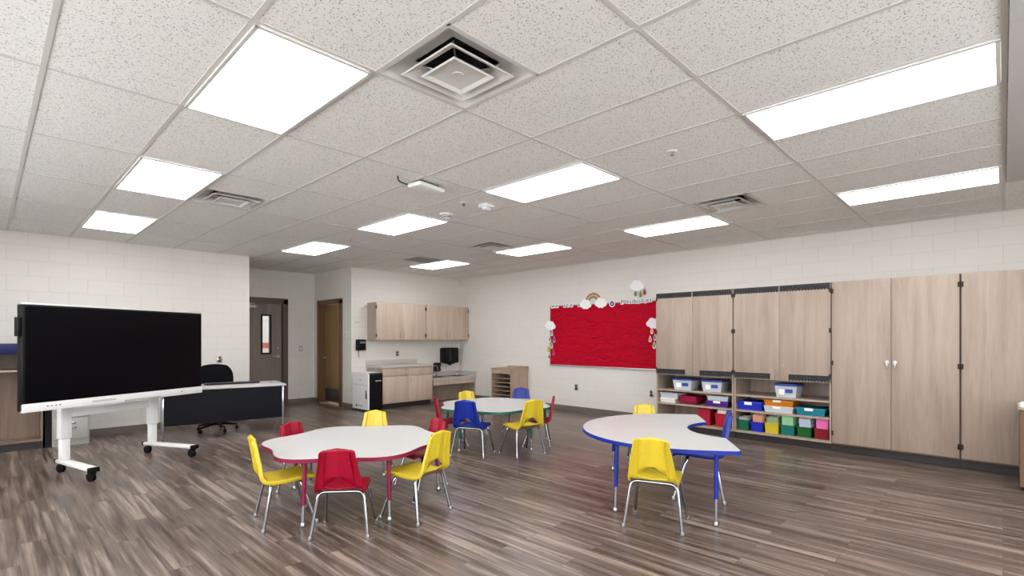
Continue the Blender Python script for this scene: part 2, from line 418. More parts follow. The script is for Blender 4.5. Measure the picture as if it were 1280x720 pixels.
# ------------------------------------------------------------------ ceiling lights
def troffer():
    t = thing('ceiling_light', (0, 0, H_CEIL-.0045), '', 'ceiling light', 'flat ceiling light panels')
    a, b_ = .6096/2-.014, 1.2192/2-.014
    f = MB()
    for x in (-1, 1): f.box(x*a, x*(a-.018), -b_, b_, -.010, 0)
    for y in (-1, 1): f.box(-a, a, y*b_, y*(b_-.018), -.010, 0)
    f.build('frame', TGRID, t, smooth=False)
    MB().box(-a+.018, a-.018, -b_+.018, b_-.018, -.006, -.001).build('diffuser', LENS, t, smooth=False)
    return t
lights = []
rows = {-1: 'nearest row', 1: 'second row', 3: 'third row', 5: 'farthest row'}
LLAB = {
 (10, 1): 'large lit ceiling light panel at upper left, left of the big square vent',
 (10, 3): 'lit ceiling panel on the left, middle of the left-hand row, beside a square vent',
 (10, 5): 'lit ceiling panel farthest back on the left, closest to the wall behind the display screen',
 (6, 1): 'lit ceiling panel between the fire alarm strobe and the near sprinkler head',
 (6, 3): 'lit ceiling panel in the middle row, next to the round smoke detector',
 (6, 5): 'lit ceiling panel of the middle row closest to the two doors in the recess',
 (2, -1): 'lit ceiling panel at far right just above the tall cabinets, thin and long',
 (6, -1): 'largest lit ceiling panel, at the upper right corner of the picture',
 (2, 1): 'lit ceiling panel above the cabinets with black patterned borders, touching a square vent',
 (2, 3): 'lit ceiling panel above the red bulletin board, right beside a dark vent',
 (2, 5): 'lit ceiling panel nearest the sink corner, next to a flat grey return grille',
}
proto = troffer()
first = True
for (j, i), lab in LLAB.items():
    o = proto if first else copy_tree(proto); first = False
    o.location.x = (GX(j)+GX(j+1))/2; o.location.y = (GY(i)+GY(i+1))/2; o['label'] = lab
for (j, i) in ((10, -1), (10, -3), (6, -3), (2, -3), (14, 1), (14, 3), (14, 5), (14, -1)):
    o = copy_tree(proto); o.location.x = (GX(j)+GX(j+1))/2; o.location.y = (GY(i)+GY(i+1))/2
    o['label'] = 'lit ceiling panel overhead or behind, outside the picture'
hl = thing('ceiling_light', (4.1, 12.6, H_CEIL-.0045), 'unseen ceiling light panel added to light the hallway beyond the glazed door', 'ceiling light', 'flat ceiling light panels')  # unseen lamp added to light the hallway
for ch in proto.children:
    c = ch.copy(); COL.objects.link(c); c.parent = hl

# ------------------------------------------------------------------ vents
def ring(mb, h0, z0, h1, z1):
    p = [(-1, -1), (1, -1), (1, 1), (-1, 1)]
    A = [mb.bm.verts.new((x*h0, y*h0, z0)) for x, y in p]; B = [mb.bm.verts.new((x*h1, y*h1, z1)) for x, y in p]
    for k in range(4): mb.bm.faces.new((A[k], A[(k+1) % 4], B[(k+1) % 4], B[k]))
def diffuser():
    t = thing('ceiling_vent', (0, 0, H_CEIL), '', 'vent', 'square ceiling air diffusers')
    m = MB(); ring(m, .304, -.003, .285, -.003); ring(m, .304, -.003, .304, .006); ring(m, .285, -.003, .21, .055); ring(m, .21, .055, .16, .062)
    m.build('frame', VENTW, t, smooth=False, fix=False)
    m = MB(); m.lathe([(.16, .062), (.165, .36), (0, .36)], n=32); m.build('duct', DARK, t)
    m = MB(); ring(m, .215, -.012, .208, -.016); ring(m, .208, -.016, .150, .018); ring(m, .215, -.012, .148, .030); m.build('cone', VENTW, t, smooth=False, fix=False)
    m = MB(); ring(m, .140, -.020, .132, -.026); ring(m, .132, -.026, .112, -.012); ring(m, .112, -.012, .05, -.008)
    m.quad((-.05, -.05, -.008), (.05, -.05, -.008), (.05, .05, -.008), (-.05, .05, -.008)); ring(m, .140, -.020, .09, .02)
    m.cyl((0, 0, -.012), (0, 0, .0), .03)
    m.build('centre_pan', VENTW, t, smooth=False, fix=False)
    for a in range(4):
        c, s_ = math.cos(a*PI/2+PI/4), math.sin(a*PI/2+PI/4); MB().tube([(c*.1, s_*.1, .012), (c*.22, s_*.22, .045)], .004, 6).build('bracket', STEEL, t)
    return t
vl = ['big square ceiling vent at top centre with nested pyramid louvres',
      'square ceiling vent between the left row of lights, smudged dark at its edges',
      'square ceiling vent at right, above the bordered cabinet doors',
      'small dark square ceiling vent far back beside the light over the red board']
pv = diffuser()
for n, (v, lab) in enumerate(zip(vents, vl)):
    o = pv if n == 0 else copy_tree(pv)
    o.location.x = (v[0]+v[1])/2; o.location.y = (v[2]+v[3])/2; o['label'] = lab
rg = thing('return_grille', ((GX(3)+GX(4))/2, GY(5)+.3, H_CEIL-.005), 'flat grey return air grille in the ceiling nearest the sink corner', 'grille')
m = MB()
for x in (-1, 1): m.box(x*.29, x*.265, -.29, .29, -.006, 0)
for y in (-1, 1): m.box(-.29, .29, y*.29, y*.265, -.006, 0)
m.build('frame', VENTW, rg, smooth=False)
m = MB()
for k in range(22): m.box(-.265, .265, -.262+k*.0242, -.252+k*.0242, -.005, -.001)
m.build('slats', mat('grille grey', (150, 146, 142), .6), rg, smooth=False)

# ceiling-mounted devices
ap = thing('wireless_access_point', (2.78, 3.86, H_CEIL-.0045), 'white wireless access point with dark cable on the ceiling between the lights', 'access point', rz=.15+PI/2)
MB().box(-.085, .085, -.16, .16, -.058, -.014, .018).build('housing', WPAINT, ap)
MB().box(-.06, .12, -.10, .12, -.0135, 0, .002).build('mounting_bracket', mat('dark teal plastic', (38, 50, 58), .5), ap)
MB().tube(bend([(.10, .05, -.010), (.13, .16, -.012), (.10, .25, -.012), (.02, .32, -.005)], .08), .006, 8).build('cable', BLACKP, ap)
sd = thing('smoke_detector', (3.60, 4.62, H_CEIL-.0045), 'round white smoke detector on the ceiling beside the middle light', 'smoke detector')
MB().lathe([(0, -.02), (.075, -.018), (.08, -.005), (.08, 0), (0, 0)]).build('base', WPAINT, sd)
MB().lathe([(0, -.06), (.035, -.058), (.048, -.05), (.05, -.022), (0, -.0205)]).build('sensor_chamber', WPAINT, sd)
MB().lathe([(.0497, -.046), (.0515, -.046), (.0515, -.03), (.0497, -.03)]).build('vent_band', mat('mid grey', (120, 118, 116), .6), sd)
st = thing('alarm_strobe', (3.63, 3.98, H_CEIL-.0045), 'white square fire alarm strobe on the ceiling left of a bright light panel', 'alarm strobe')
MB().box(-.06, .06, -.06, .06, -.035, 0, .006).build('housing', WPAINT, st)
MB().lathe([(0, -.068), (.03, -.064), (.045, -.05), (.048, -.036), (0, -.036)]).build('lens', CLEAR, st)
sn = thing('occupancy_sensor', (3.42, 4.10, H_CEIL-.0045), 'small dark-tipped sensor on the ceiling next to the strobe', 'sensor')
MB().lathe([(0, -.008), (.028, -.008), (.034, 0), (0, 0)]).build('collar', WPAINT, sn)
MB().lathe([(0, -.04), (.012, -.036), (.016, -.022), (.014, -.0085), (0, -.0085)]).build('tip', mat('reddish brown plastic', (110, 80, 74), .5), sn)
for x, y, lab in ((3.571, 1.831, 'small white sprinkler head in the ceiling tile nearest the camera'), (3.589, 6.812, 'small sprinkler head in the ceiling between the far middle lights')):
    sp = thing('sprinkler_head', (x, y, H_CEIL-.001), lab, 'sprinkler', 'ceiling sprinklers')
    MB().lathe([(0, -.006), (.036, -.006), (.04, 0), (0, 0)]).build('escutcheon', WPAINT, sp)
    MB().cyl((0, 0, -.0062), (0, 0, -.03), .009).cyl((0, 0, -.03), (0, 0, -.033), .018).build('deflector', STEEL, sp)

# ------------------------------------------------------------------ small wall fittings
def plate(name, loc, wall, lab, cat, dark=True, kind='outlet', group=None):
    """wall: 'x' plate on a wall facing -x, 'y' plate facing -y"""
    rz = 0 if wall == 'y' else -PI/2
    t = thing(name, loc, lab, cat, group, rz=rz)
    c = STEEL if dark else WPAINT
    MB().box(-.036, .036, -.008, -.001, -.058, .058, .002).build('cover_plate', c, t)
    if kind == 'outlet':
        for z in (-.026, .026): MB().box(-.017, .017, -.0115, -.0082, z-.015, z+.015, .002).build('socket', mat('dark grey plastic', (44, 42, 42), .5), t)
    elif kind == 'switch':
        MB().box(-.017, .017, -.012, -.0082, -.034, .034, .002).build('rocker', WPAINT if dark else mat('pale grey plastic', (190, 188, 184), .5), t)
    return t
plate('wall_outlet', (XR, 5.95, .47), 'x', 'steel double outlet low on the wall below the red board, left one', 'outlet', group='wall outlets')
plate('wall_outlet', (XR, 4.345, .467), 'x', 'steel outlet low on the wall right beside the bordered cabinets', 'outlet', group='wall outlets')
plate('wall_outlet', (2.677, YL, 1.055), 'y', 'pale outlet on the block wall above the black office chair', 'outlet', dark=True, group='wall outlets')
plate('wall_outlet', (6.048, YB, 1.076), 'y', 'outlet on the wall between the upper cupboards and the counter', 'outlet', group='wall outlets')
plate('light_switch', (4.70, YREC, 1.18), 'y', 'steel light switch on the recess wall between the two doors', 'light switch', kind='switch')
plate('thermostat', (XS, 9.655, 1.48), 'x', 'white narrow thermostat on the wall edge right of the brown door', 'thermostat', dark=False, kind='switch')
for dy in (0,):
    for n_, x in enumerate((5.09, 5.15)):
        b_ = MB().cyl((x, YB, 1.722), (x, YB-.012, 1.722), .012).build('wall_anchor', mat('putty plastic', (190, 184, 178), .5))
        tag(b_, 'small round wall anchor above the black wall phone', 'wall anchor', 'pair of wall anchors')

# phone
ph = thing('wall_phone', (5.19, YB, 1.27), 'black wall phone with hanging handset cord beside the upper cupboards', 'phone')
MB().box(-.105, .105, -.05, -.001, -.11, .11, .012).build('body', BLACKP, ph)
MB().box(-.10, -.05, -.095, -.051, -.105, .115, .014).build('handset', BLACKP, ph)
MB().tube([(-.075, -.07, -.10)] + [(-.075+.012*math.cos(k*1.3), -.07+.012*math.sin(k*1.3), -.11-k*.0055) for k in range(26)], .004, 6).build('cord', BLACKP, ph)
MB().box(-.03, .09, -.053, -.0505, .03, .07).build('display', mat('grey lcd', (120, 126, 130), .3), ph, label='grey display strip')

# ------------------------------------------------------------------ cabinets
def vy(mb, y0, y1, z0, z1, x0, x1): return mb.box(x0, x1, y0, y1, z0, z1)
CF = 7.14   # cabinet front plane (door face)
def hinge(parent, y, z):
    MB().box(CF-.008, CF+.012, y-.010, y+.010, z-.028, z+.028, .002).cyl((CF-.008, y, z-.028), (CF-.008, y, z+.028), .005, n=8).build('hinge', mat('dark bronze', (62, 54, 50), .4, .8), parent, world=True)
def border(parent, y0, y1, z0, z1, name='border_strip'):
    """scalloped card strip stuck on a door; the scallops run along the lower edge"""
    n = max(3, int((y1-y0)/.034)); pts = []
    for k in range(n):
        for q in range(5):
            t = q/4; y = y0+(k+t)*(y1-y0)/n
            pts.append((y, z0+.016*(1-math.sin(t*PI))))
    pts = pts + [(y1, z1), (y0, z1)]
    o = MB().prism(pts, 0, .002, Matrix.Translation((CF-.0035, 0, 0)) @ Matrix(((0, 0, 1, 0), (1, 0, 0, 0), (0, 1, 0, 0), (0, 0, 0, 1)))).build(name, 'patterned border', parent, world=True, smooth=False)
    return o
def open_cabinet(y0, y1, lab, gaps):
    t = thing('storage_cabinet', ((CF+XR)/2, (y0+y1)/2, 0), lab, 'cabinet', 'wall of storage cabinets')
    x0, x1 = CF+.022, XR-.003; th = .02; ym = (y0+y1)/2
    b_ = MB()
    b_.box(x0, x1, y0, y0+th, .10, 2.095).box(x0, x1, y1-th, y1, .10, 2.095)
    b_.box(x0, x1, y0+th, y1-th, 2.075, 2.095).box(x0, x1, y0+th, y1-th, .10, .128).box(x0, x1, y0+th, y1-th, .845, .87)
    b_.box(x1-.01, x1, y0+th, y1-th, .128, 2.075)
    b_.build('carcass', 'maple laminate', t, world=True, smooth=False)
    for z in (.39, .60): MB().box(x0, x1-.012, y0+th+.001, y1-th-.001, z, z+.024).build('shelf', 'maple laminate', t, world=True, smooth=False)
    MB().box(CF+.10, x1, y0, y1, 0, .099).build('toe_kick', TOEK, t, world=True, smooth=False)
    for n, (a, b2) in enumerate(((y0+.003, ym-.002), (ym+.002, y1-.003))):
        d = MB().box(CF, CF+.02, a, b2, .85, 2.09, .0015).build('door', 'maple laminate', t, world=True)
        border(d, a+.008, b2-.004, 2.008, 2.088)
        g = gaps
        if n == 0: border(d, a+.008, b2-.11, .853, .935)
        else: border(d, a+.11, b2-.008, .853, .935)
        hy = b2-.05 if n == 0 else a+.05
        MB().tube(bend([(CF, hy, .88), (CF-.03, hy, .88), (CF-.03, hy, .975), (CF, hy, .975)], .012), .004, 8).build('handle', STEEL, d, world=True)
        if n == 0: MB().cyl((CF, hy-.0, 1.05), (CF-.006, hy, 1.05), .009).build('lock', STEEL, d, world=True)
        he = a if n == 0 else b2
        for z in (.93, 1.5, 2.0): hinge(d, he+(.008 if n == 0 else -.008), z)
    return t
open_cabinet(1.548, 2.737, 'bordered wall cabinet whose open shelves hold the row of six colourful bins', 0)
open_cabinet(2.747, 3.932, 'bordered wall cabinet next to the red board with two clear bins on its top shelf', 0)
def tall_cabinet(y0, y1, lab):
    t = thing('storage_cabinet', ((CF+XR)/2, (y0+y1)/2, 0), lab, 'cabinet', 'wall of storage cabinets')
    x0, x1 = CF+.022, XR-.003; ym = (y0+y1)/2
    MB().box(x0, x1, y0, y1, .10, 2.095).build('carcass', mat('cabinet edge', (112, 92, 78), .5), t, world=True, smooth=False)
    MB().box(CF+.09, x1, y0, y1, 0, .099).build('toe_kick', TOEK, t, world=True, smooth=False)
    for n, (a, b2) in enumerate(((y0+.008, ym-.003), (ym+.003, y1-.008))):
        d = MB().box(CF, CF+.02, a, b2, .118, 2.093, .0015).build('door', 'maple laminate', t, world=True)
        hy = b2-.035 if n == 0 else a+.035
        MB().cyl((CF, hy, 1.125), (CF-.014, hy, 1.125), .02).box(CF-.026, CF-.014, hy-.008, hy+.008, 1.05, 1.135, .003).build('lever_handle', STEEL, d, world=True)
        he = a if n == 0 else b2
        for z in (.24, 1.1, 1.98): hinge(d, he+.004 if n == 0 else he-.004, z)
    return t
tall_cabinet(.334, 1.544, 'tall two-door maple cabinet next to the open shelves of coloured bins')
tall_cabinet(-.88, .330, 'tall maple cabinet farthest right, behind the low wooden cabinet')

# low wooden cabinet at the right edge of the picture
t = thing('low_cabinet', (6.80, -.50, 0), 'low brown wooden cabinet at the right edge with white paper on top', 'cabinet')
MB().box(6.50, 7.06, -.90, -.115, .04, .745).build('body', mat('walnut brown', (112, 84, 62), .4), t, world=True, smooth=False)
MB().box(6.48, 7.08, -.92, -.098, .746, .766, .003).build('top', 'sorter wood', t, world=True)
MB().box(6.54, 7.02, -.86, -.15, 0, .039).build('plinth', BLACKP, t, world=True, smooth=False)
pp = MB()
random.seed(3)
ol = [(6.52, -.12), (6.60, -.108), (6.78, -.13), (6.80, -.34), (6.66, -.40), (6.53, -.36)]
pp.prism(ol, .767, .80)
o = pp.build('paper_stack', PAPERW, smooth=False); tag(o, 'white paper stack on the low brown cabinet at the right edge', 'paper')

# upper cupboards at the sink wall
def upper(x0, x1, lab):
    t = thing('wall_cupboard', ((x0+x1)/2, YB, 1.37), lab, 'cabinet', 'upper cupboards over the counter')
    y0 = 9.10; xm = (x0+x1)/2
    MB().box(x0, x1, y0+.021, YB-.002, 1.365, 2.125).build('carcass', 'maple laminate', t, world=True, smooth=False)
    for n, (a, b_) in enumerate(((x0+.004, xm-.002), (xm+.002, x1-.004))):
        d = MB().box(a, b_, y0, y0+.02, 1.372, 2.12, .0015).build('door', 'maple laminate warm', t, world=True)
        hx = b_-.04 if n == 0 else a+.04
        MB().tube(bend([(hx, y0, 1.42), (hx, y0-.028, 1.42), (hx, y0-.028, 1.52), (hx, y0, 1.52)], .012), .005, 8).build('handle', STEEL, d, world=True)
        if n == 1: MB().cyl((hx, y0, 1.60), (hx, y0-.008, 1.60), .01).build('lock', STEEL, d, world=True)
        he = a if n == 0 else b_
        for z in (1.46, 2.03): MB().box(he-.012, he+.008, y0-.006, y0+.012, z-.035, z+.035, .002).build('hinge', mat('dark bronze', (62, 54, 50)), d, world=True)
    return t
upper(5.345, 6.534, 'left upper two-door cupboard above the grey counter')
upper(6.546, 7.738, 'right upper two-door cupboard above the sink in the corner')

# base cupboard + countertop
YC = 8.85
t = thing('base_cupboard', (5.93, 9.15, 0), 'pale wooden base cupboard with two drawers and two doors under the counter', 'cabinet')
MB().box(5.33, 6.53, YC+.021, YB-.002, .105, .815).build('carcass', 'maple laminate', t, world=True, smooth=False)
MB().box(5.335, 6.53, YC+.08, YB-.015, 0, .104).build('toe_kick', TOEK, t, world=True, smooth=False)
for n, (a, b_) in enumerate(((5.334, 5.927), (5.932, 6.526))):
    d = MB().box(a, b_, YC, YC+.02, .115, .640, .0015).build('door', 'maple laminate warm', t, world=True)
    hx = b_-.04 if n == 0 else a+.04
    MB().tube(bend([(hx, YC, .50), (hx, YC-.028, .50), (hx, YC-.028, .60), (hx, YC, .60)], .012), .005, 8).build('handle', STEEL, d, world=True)
    if n: MB().cyl((hx, YC, .44), (hx, YC-.008, .44), .01).build('lock', STEEL, d, world=True)
    d = MB().box(a, b_, YC, YC+.02, .650, .810, .0015).build('drawer', 'maple laminate warm', t, world=True)
    xm = (a+b_)/2
    MB().tube(bend([(xm-.06, YC, .73), (xm-.06, YC-.028, .73), (xm+.06, YC-.028, .73), (xm+.06, YC, .73)], .012), .005, 8).build('handle', STEEL, d, world=True)
t = thing('countertop', (5.93, 9.15, .816), 'grey laminate countertop with backsplash on the base cupboard', 'countertop')
MB().box(5.31, 6.545, YC-.02, YB-.002, .816, .852, .003).build('slab', 'grey countertop', t, world=True)
MB().box(5.31, 6.545, YB-.022, YB-.002, .8525, .955, .002).build('backsplash', 'grey countertop', t, world=True)

# low sink counter
t = thing('sink_counter', (7.14, 9.15, 0), 'low child-height sink counter with wooden apron in the corner', 'counter')
SZ = .545
# slab with two bowl openings
bowls = [(6.66, 7.06, 9.0, 9.28), (7.30, 7.62, 9.0, 9.28)]
xs2 = [6.548, 6.66, 7.06, 7.30, 7.62, XR-.002]; ys2 = [YC-.02, 9.0, 9.28, YB-.002]
m = MB()
for a, b_ in zip(xs2, xs2[1:]):
    for c, d in zip(ys2, ys2[1:]):
        if any(q[0] <= (a+b_)/2 <= q[1] and q[2] <= (c+d)/2 <= q[3] for q in bowls): continue
        m.box(a, b_, c, d, SZ-.035, SZ)
m.build('slab', 'grey countertop', t, world=True, smooth=False)
MB().box(6.548, XR-.002, YB-.022, YB-.002, SZ+.0005, SZ+.10).box(XR-.022, XR-.002, YC-.02, YB-.0225, SZ+.0005, SZ+.10).build('backsplash', 'grey countertop', t, world=True, smooth=False)
MB().box(6.552, XR-.002, YC, YC+.02, .395, SZ-.036).build('apron', 'maple laminate warm', t, world=True, smooth=False)
MB().box(6.552, XR-.03, 9.33, 9.35, .0, SZ-.036).build('back_panel', 'maple laminate', t, world=True, smooth=False)
MB().box(XR-.028, XR-.002, YC+.022, YB-.03, 0, SZ-.036).build('side_panel', 'maple laminate', t, world=True, smooth=False)
for n_, q in enumerate(bowls):
    m = MB(); zb = SZ-.13
    m.quad((q[0], q[2], zb), (q[1], q[2], zb), (q[1], q[3], zb), (q[0], q[3], zb))
    P = [(q[0], q[2]), (q[1], q[2]), (q[1], q[3]), (q[0], q[3])]
    for a, b_ in zip(P, P[1:]+P[:1]): m.quad((*a, zb), (*b_, zb), (*b_, SZ), (*a, SZ))
    for a, b_, c, d in ((q[0]-.02, q[1]+.02, q[2]-.02, q[2]), (q[0]-.02, q[1]+.02, q[3], q[3]+.02), (q[0]-.02, q[0], q[2], q[3]), (q[1], q[1]+.02, q[2], q[3])): m.box(a, b_, c, d, SZ+.001, SZ+.006)
    m.build('sink_bowl', STEEL, t, world=True, smooth=False)
def faucet(x, y, lab, tallf):
    t = thing('faucet', (x, y, SZ+.007), lab, 'faucet')
    MB().lathe([(0, 0), (.028, 0), (.026, .012), (.014, .018), (.012, .05), (0, .05)]).build('base', CHROME, t)
    hgt = .24 if tallf else .09
    pts = bend([(0, 0, .045), (0, 0, hgt), (0, -.13, hgt), (0, -.14, hgt-.09)], .07, 8)
    MB().tube(pts, .009, 10).build('spout', CHROME, t)
    for s_ in (-1, 1):
        MB().cyl((s_*.07, 0, 0), (s_*.07, 0, .03), .013).box(s_*.05, s_*.12, -.007, .007, .0305, .04, .002).build('lever', CHROME, t)
    return t
faucet(6.93, 9.34, 'tall gooseneck chrome faucet at the left sink bowl', True)
f2 = thing('bubbler_tap', (7.58, 9.35, SZ+.007), 'small white-topped chrome drinking tap at the right sink bowl', 'faucet')
MB().lathe([(0, 0), (.025, 0), (.022, .03), (.016, .05), (0, .05)]).tube(bend([(0, 0, .05), (0, 0, .085), (0, -.07, .075)], .03), .01).build('body', CHROME, f2)
MB().lathe([(0, .09), (.02, .09), (.026, .11), (.02, .125), (0, .13)]).build('cap', WPAINT, f2)

sdp = thing('soap_dispenser', (7.06, YB, .76), 'black soap dispenser on the wall behind the sink', 'soap dispenser')
MB().box(-.085, .085, -.10, -.001, -.11, .09, .025).build('body', BLACKP, sdp)
MB().box(-.04, .04, -.108, -.1005, -.10, -.05, .003).build('push_bar', mat('dark grey plastic', (44, 42, 42)), sdp)
MB().tube(bend([(.03, -.102, .05), (.06, -.104, -.01), (.06, -.104, -.05)], .03), .004, 6).build('silver_trim', STEEL, sdp, label='curved silver trim line')
twd = thing('towel_dispenser', (7.36, YB, 1.005), 'large black paper towel dispenser on the corner wall above the sink', 'towel dispenser')
MB().box(-.20, .20, -.23, -.001, -.17, .185, .035).build('body', BLACKP, twd)
MB().box(-.10, .10, -.20, -.06, -.19, -.1705, .004).build('paper_slot', BLACKP, twd)
MB().box(-.03, .03, -.17, -.10, -.222, -.1905, .005).build('pull_lever', BLACKP, twd)
MB().box(-.07, -.05, -.2335, -.2302, -.12, .13).build('sight_window', mat('smoke grey', (60, 64, 68), .15), twd)

# charging cart
t = thing('charging_cart', (5.145, 9.09, 0), 'compact white-fronted black charging cart standing left of the base cupboard', 'charging cart')
cx0, cx1, cy0, cy1 = 4.99, 5.30, 8.79, 9.39
def rr(y0, y1, z0, z1, r):
    p = [(y0, z0)]
    for k in range(7): a = PI - k*PI/12; p.append((y0+r+r*math.cos(a), z1-r+r*math.sin(a)))
    for k in range(7): a = PI/2 - k*PI/12; p.append((y1-r+r*math.cos(a), z1-r+r*math.sin(a)))
    p.append((y1, z0)); return p
def xprism(pts, x0, x1): return MB().prism(pts, x0, x1, Matrix(((0, 0, 1, 0), (1, 0, 0, 0), (0, 1, 0, 0), (0, 0, 0, 1))))
xprism(rr(cy0, cy1, .03, .735, .05), cx0+.03, cx1).build('body', mat('satin black', (9, 9, 11), .4, spec=.2), t, world=True)
xprism(rr(cy0+.004, cy1-.004, .032, .738, .05), cx0, cx0+.029).build('front_panel', WHITE, t, world=True)
xprism(rr(cy0+.05, cy1-.01, .7355, .741, .001), cx0+.03, cx1-.01).build('lid', WHITE, t, world=True)
MB().box(cx0-.004, cx0-.0005, cy0+.004, cy1-.004, .50, .504).build('door_seam', mat('mid grey', (120, 118, 116)), t, world=True)
MB().box(cx0-.018, cx0-.0005, cy0+.035, cy0+.075, .24, .42, .006).build('handle', CHROME, t, world=True)
MB().box(cx0-.022, cx0-.0185, cy0+.046, cy0+.064, .27, .33, .001).build('handle_lock', BLACKP, t, world=True)
for z in (.45, .18): MB().box(cx1+.0005, cx1+.018, cy0+.05, cy0+.075, z-.03, z+.03, .003).build('hinge', BLACKP, t, world=True)
for (a, b_) in ((cx0+.05, cy0+.06), (cx0+.05, cy1-.06), (cx1-.04, cy0+.06), (cx1-.04, cy1-.06)):
    MB().cyl((a-.012, b_, .0165), (a+.012, b_, .0165), .016).build('wheel', BLACKP, t, world=True)
# faint marks: small logo line at the top of the panel, round badge with a name below
def text_mesh(txt, size, extr):
    c = bpy.data.curves.new('lettering', 'FONT'); c.body = txt; c.size = size; c.extrude = extr; c.align_x = 'CENTER'; c.align_y = 'CENTER'
    o = bpy.data.objects.new('lettering', c); COL.objects.link(o)
    dg = bpy.context.evaluated_depsgraph_get(); me = bpy.data.meshes.new_from_object(o.evaluated_get(dg))
    bpy.data.objects.remove(o); return me
XF = Matrix(((0, 0, -1, 0), (-1, 0, 0, 0), (0, 1, 0, 0), (0, 0, 0, 1)))    # text facing -x
YF = Matrix(((1, 0, 0, 0), (0, 0, -1, 0), (0, 1, 0, 0), (0, 0, 0, 1)))     # text facing -y
bm_ = MB().cyl((cx0-.003, cy1-.16, .10), (cx0-.0005, cy1-.16, .10), .022, n=20)
for k in range(9): bm_.box(cx0-.003, cx0-.0005, cy1-.205-k*.022, cy1-.191-k*.022, .090+.003*(k % 2), .104)
bm_.build('badge', mat('dark grey plastic', (44, 42, 42)), t, world=True)
bm_ = MB()
for k in range(6): bm_.box(cx0-.003, cx0-.0005, cy0+.33-k*.016, cy0+.341-k*.016, .588, .600)
bm_.build('small_mark', mat('mid grey', (120, 118, 116)), t, world=True)
bm_ = MB()
for k in range(7): bm_.box(cx0+.155+k*.019, cx0+.168+k*.019, cy0-.0025, cy0-.0005, .575, .590+.004*(k % 2))
bm_.build('side_mark', WPAINT, t, world=True)

# mail sorter against the right wall
t = thing('paper_sorter', (7.49, 7.49, 0), 'wooden paper sorter with many thin shelves against the right wall by the sink', 'shelf unit')
sx0, sx1, sy0, sy1 = 7.24, XR-.014, 7.20, 7.78
m = MB().box(sx0, sx1, sy0, sy0+.02, .03, .77).box(sx0, sx1, sy1-.02, sy1, .03, .77).box(sx1-.012, sx1, sy0+.02, sy1-.02, .03, .77)
m.box(sx0, sx0+.02, sy0+.02, sy1-.02, .68, .77).box(sx0, sx1, sy0+.02, sy1-.02, .03, .06)
m.build('carcass', 'sorter wood', t, world=True, smooth=False)
MB().box(sx0-.012, sx1, sy0-.012, sy1+.012, .771, .79, .003).build('top', 'sorter wood', t, world=True)
MB().box(sx1-.02, sx1, sy0-.012, sy1+.012, .7905, .825, .003).build('rear_lip', 'sorter wood', t, world=True)
for k in range(6): MB().box(sx0+.004, sx1-.014, sy0+.021, sy1-.021, .155+k*.085, .165+k*.085).build('shelf', 'sorter wood', t, world=True, smooth=False)
MB().box(sx0+.03, sx1-.02, sy0+.02, sy1-.02, 0, .029).build('plinth', TOEK, t, world=True, smooth=False)

# ------------------------------------------------------------------ shelf contents
def bin_mesh(mb, w, d, h, taper=.9, th=.003):
    """open-topped tapered tray, x depth, y width; base at z=0"""
    P = [(-1, -1), (1, -1), (1, 1), (-1, 1)]
    def rg_(s_, z, o=0): return [mb.bm.verts.new((x*(d/2*s_-o), y*(w/2*s_-o), z)) for x, y in P]
    A = rg_(taper, 0); B = rg_(1, h); C = rg_(1, h, th); D = rg_(taper, th, th)
    mb.bm.faces.new(A[::-1]); mb.bm.faces.new(D)
    for X, Y in ((A, B), (B, C), (C, D)):
        for k in range(4): mb.bm.faces.new((X[k], X[(k+1) % 4], Y[(k+1) % 4], Y[k]))
    return mb
def rim(mb, w, d, z, t=.008, h=.01):
    mb.box(-d/2-t, d/2+t, -w/2-t, -w/2+.001, z-h, z).box(-d/2-t, d/2+t, w/2-.001, w/2+t, z-h, z)
    mb.box(-d/2-t, -d/2+.001, -w/2, w/2, z-h, z).box(d/2-.001, d/2+t, -w/2, w/2, z-h, z)
XI = 7.20
def lidded(y0, y1, z0, z1, col, lidcol, lab, grp, depth=.30, name='lidded_bin', labelc=None):
    w = abs(y1-y0); h = z1-z0
    t = thing(name, (XI+depth/2, (y0+y1)/2, z0), lab, 'storage bin', grp)
    bin_mesh(MB(), w*.96, depth*.96, h*.84, .86).build('tub', col, t, smooth=False)
    MB().box(-depth/2, depth/2, -w/2, w/2, h*.842, h, .004).build('lid', lidcol, t)
    m = MB().box(-depth*.33, depth*.30, -w*.33, w*.33, .006, h*.6)
    m.build('contents', labelc or PAPERW, t, smooth=False)
    MB().box(-depth*.4665, -depth*.4625, -w*.30, w*.02, h*.34, h*.62).build('paper_label', blueLid, t, smooth=False, label='blue picture label')
    MB().box(-depth*.4665, -depth*.4625, w*.06, w*.30, h*.2, h*.6).build('paper_label', PAPERW, t, smooth=False)
    return t
blueLid = mat('blue lid', (28, 60, 150), .4)
mixc = mat('blue box', (60, 90, 160), .6)
lidded(2.925, 3.235, .6245, .795, CLEAR, blueLid, 'clear bin with blue lid on the top open shelf, nearer the tall cabinets', 'clear bins with blue lids', labelc=mixc)
lidded(3.375, 3.690, .6245, .795, CLEAR, blueLid, 'clear bin with blue lid on the top open shelf, closest to the red board', 'clear bins with blue lids', labelc=mixc)
lidded(1.945, 2.225, .6245, .800, CLEAR, blueLid, 'single clear bin with blue lid alone on the top shelf over the coloured trays', 'clear bins with blue lids', labelc=mixc)
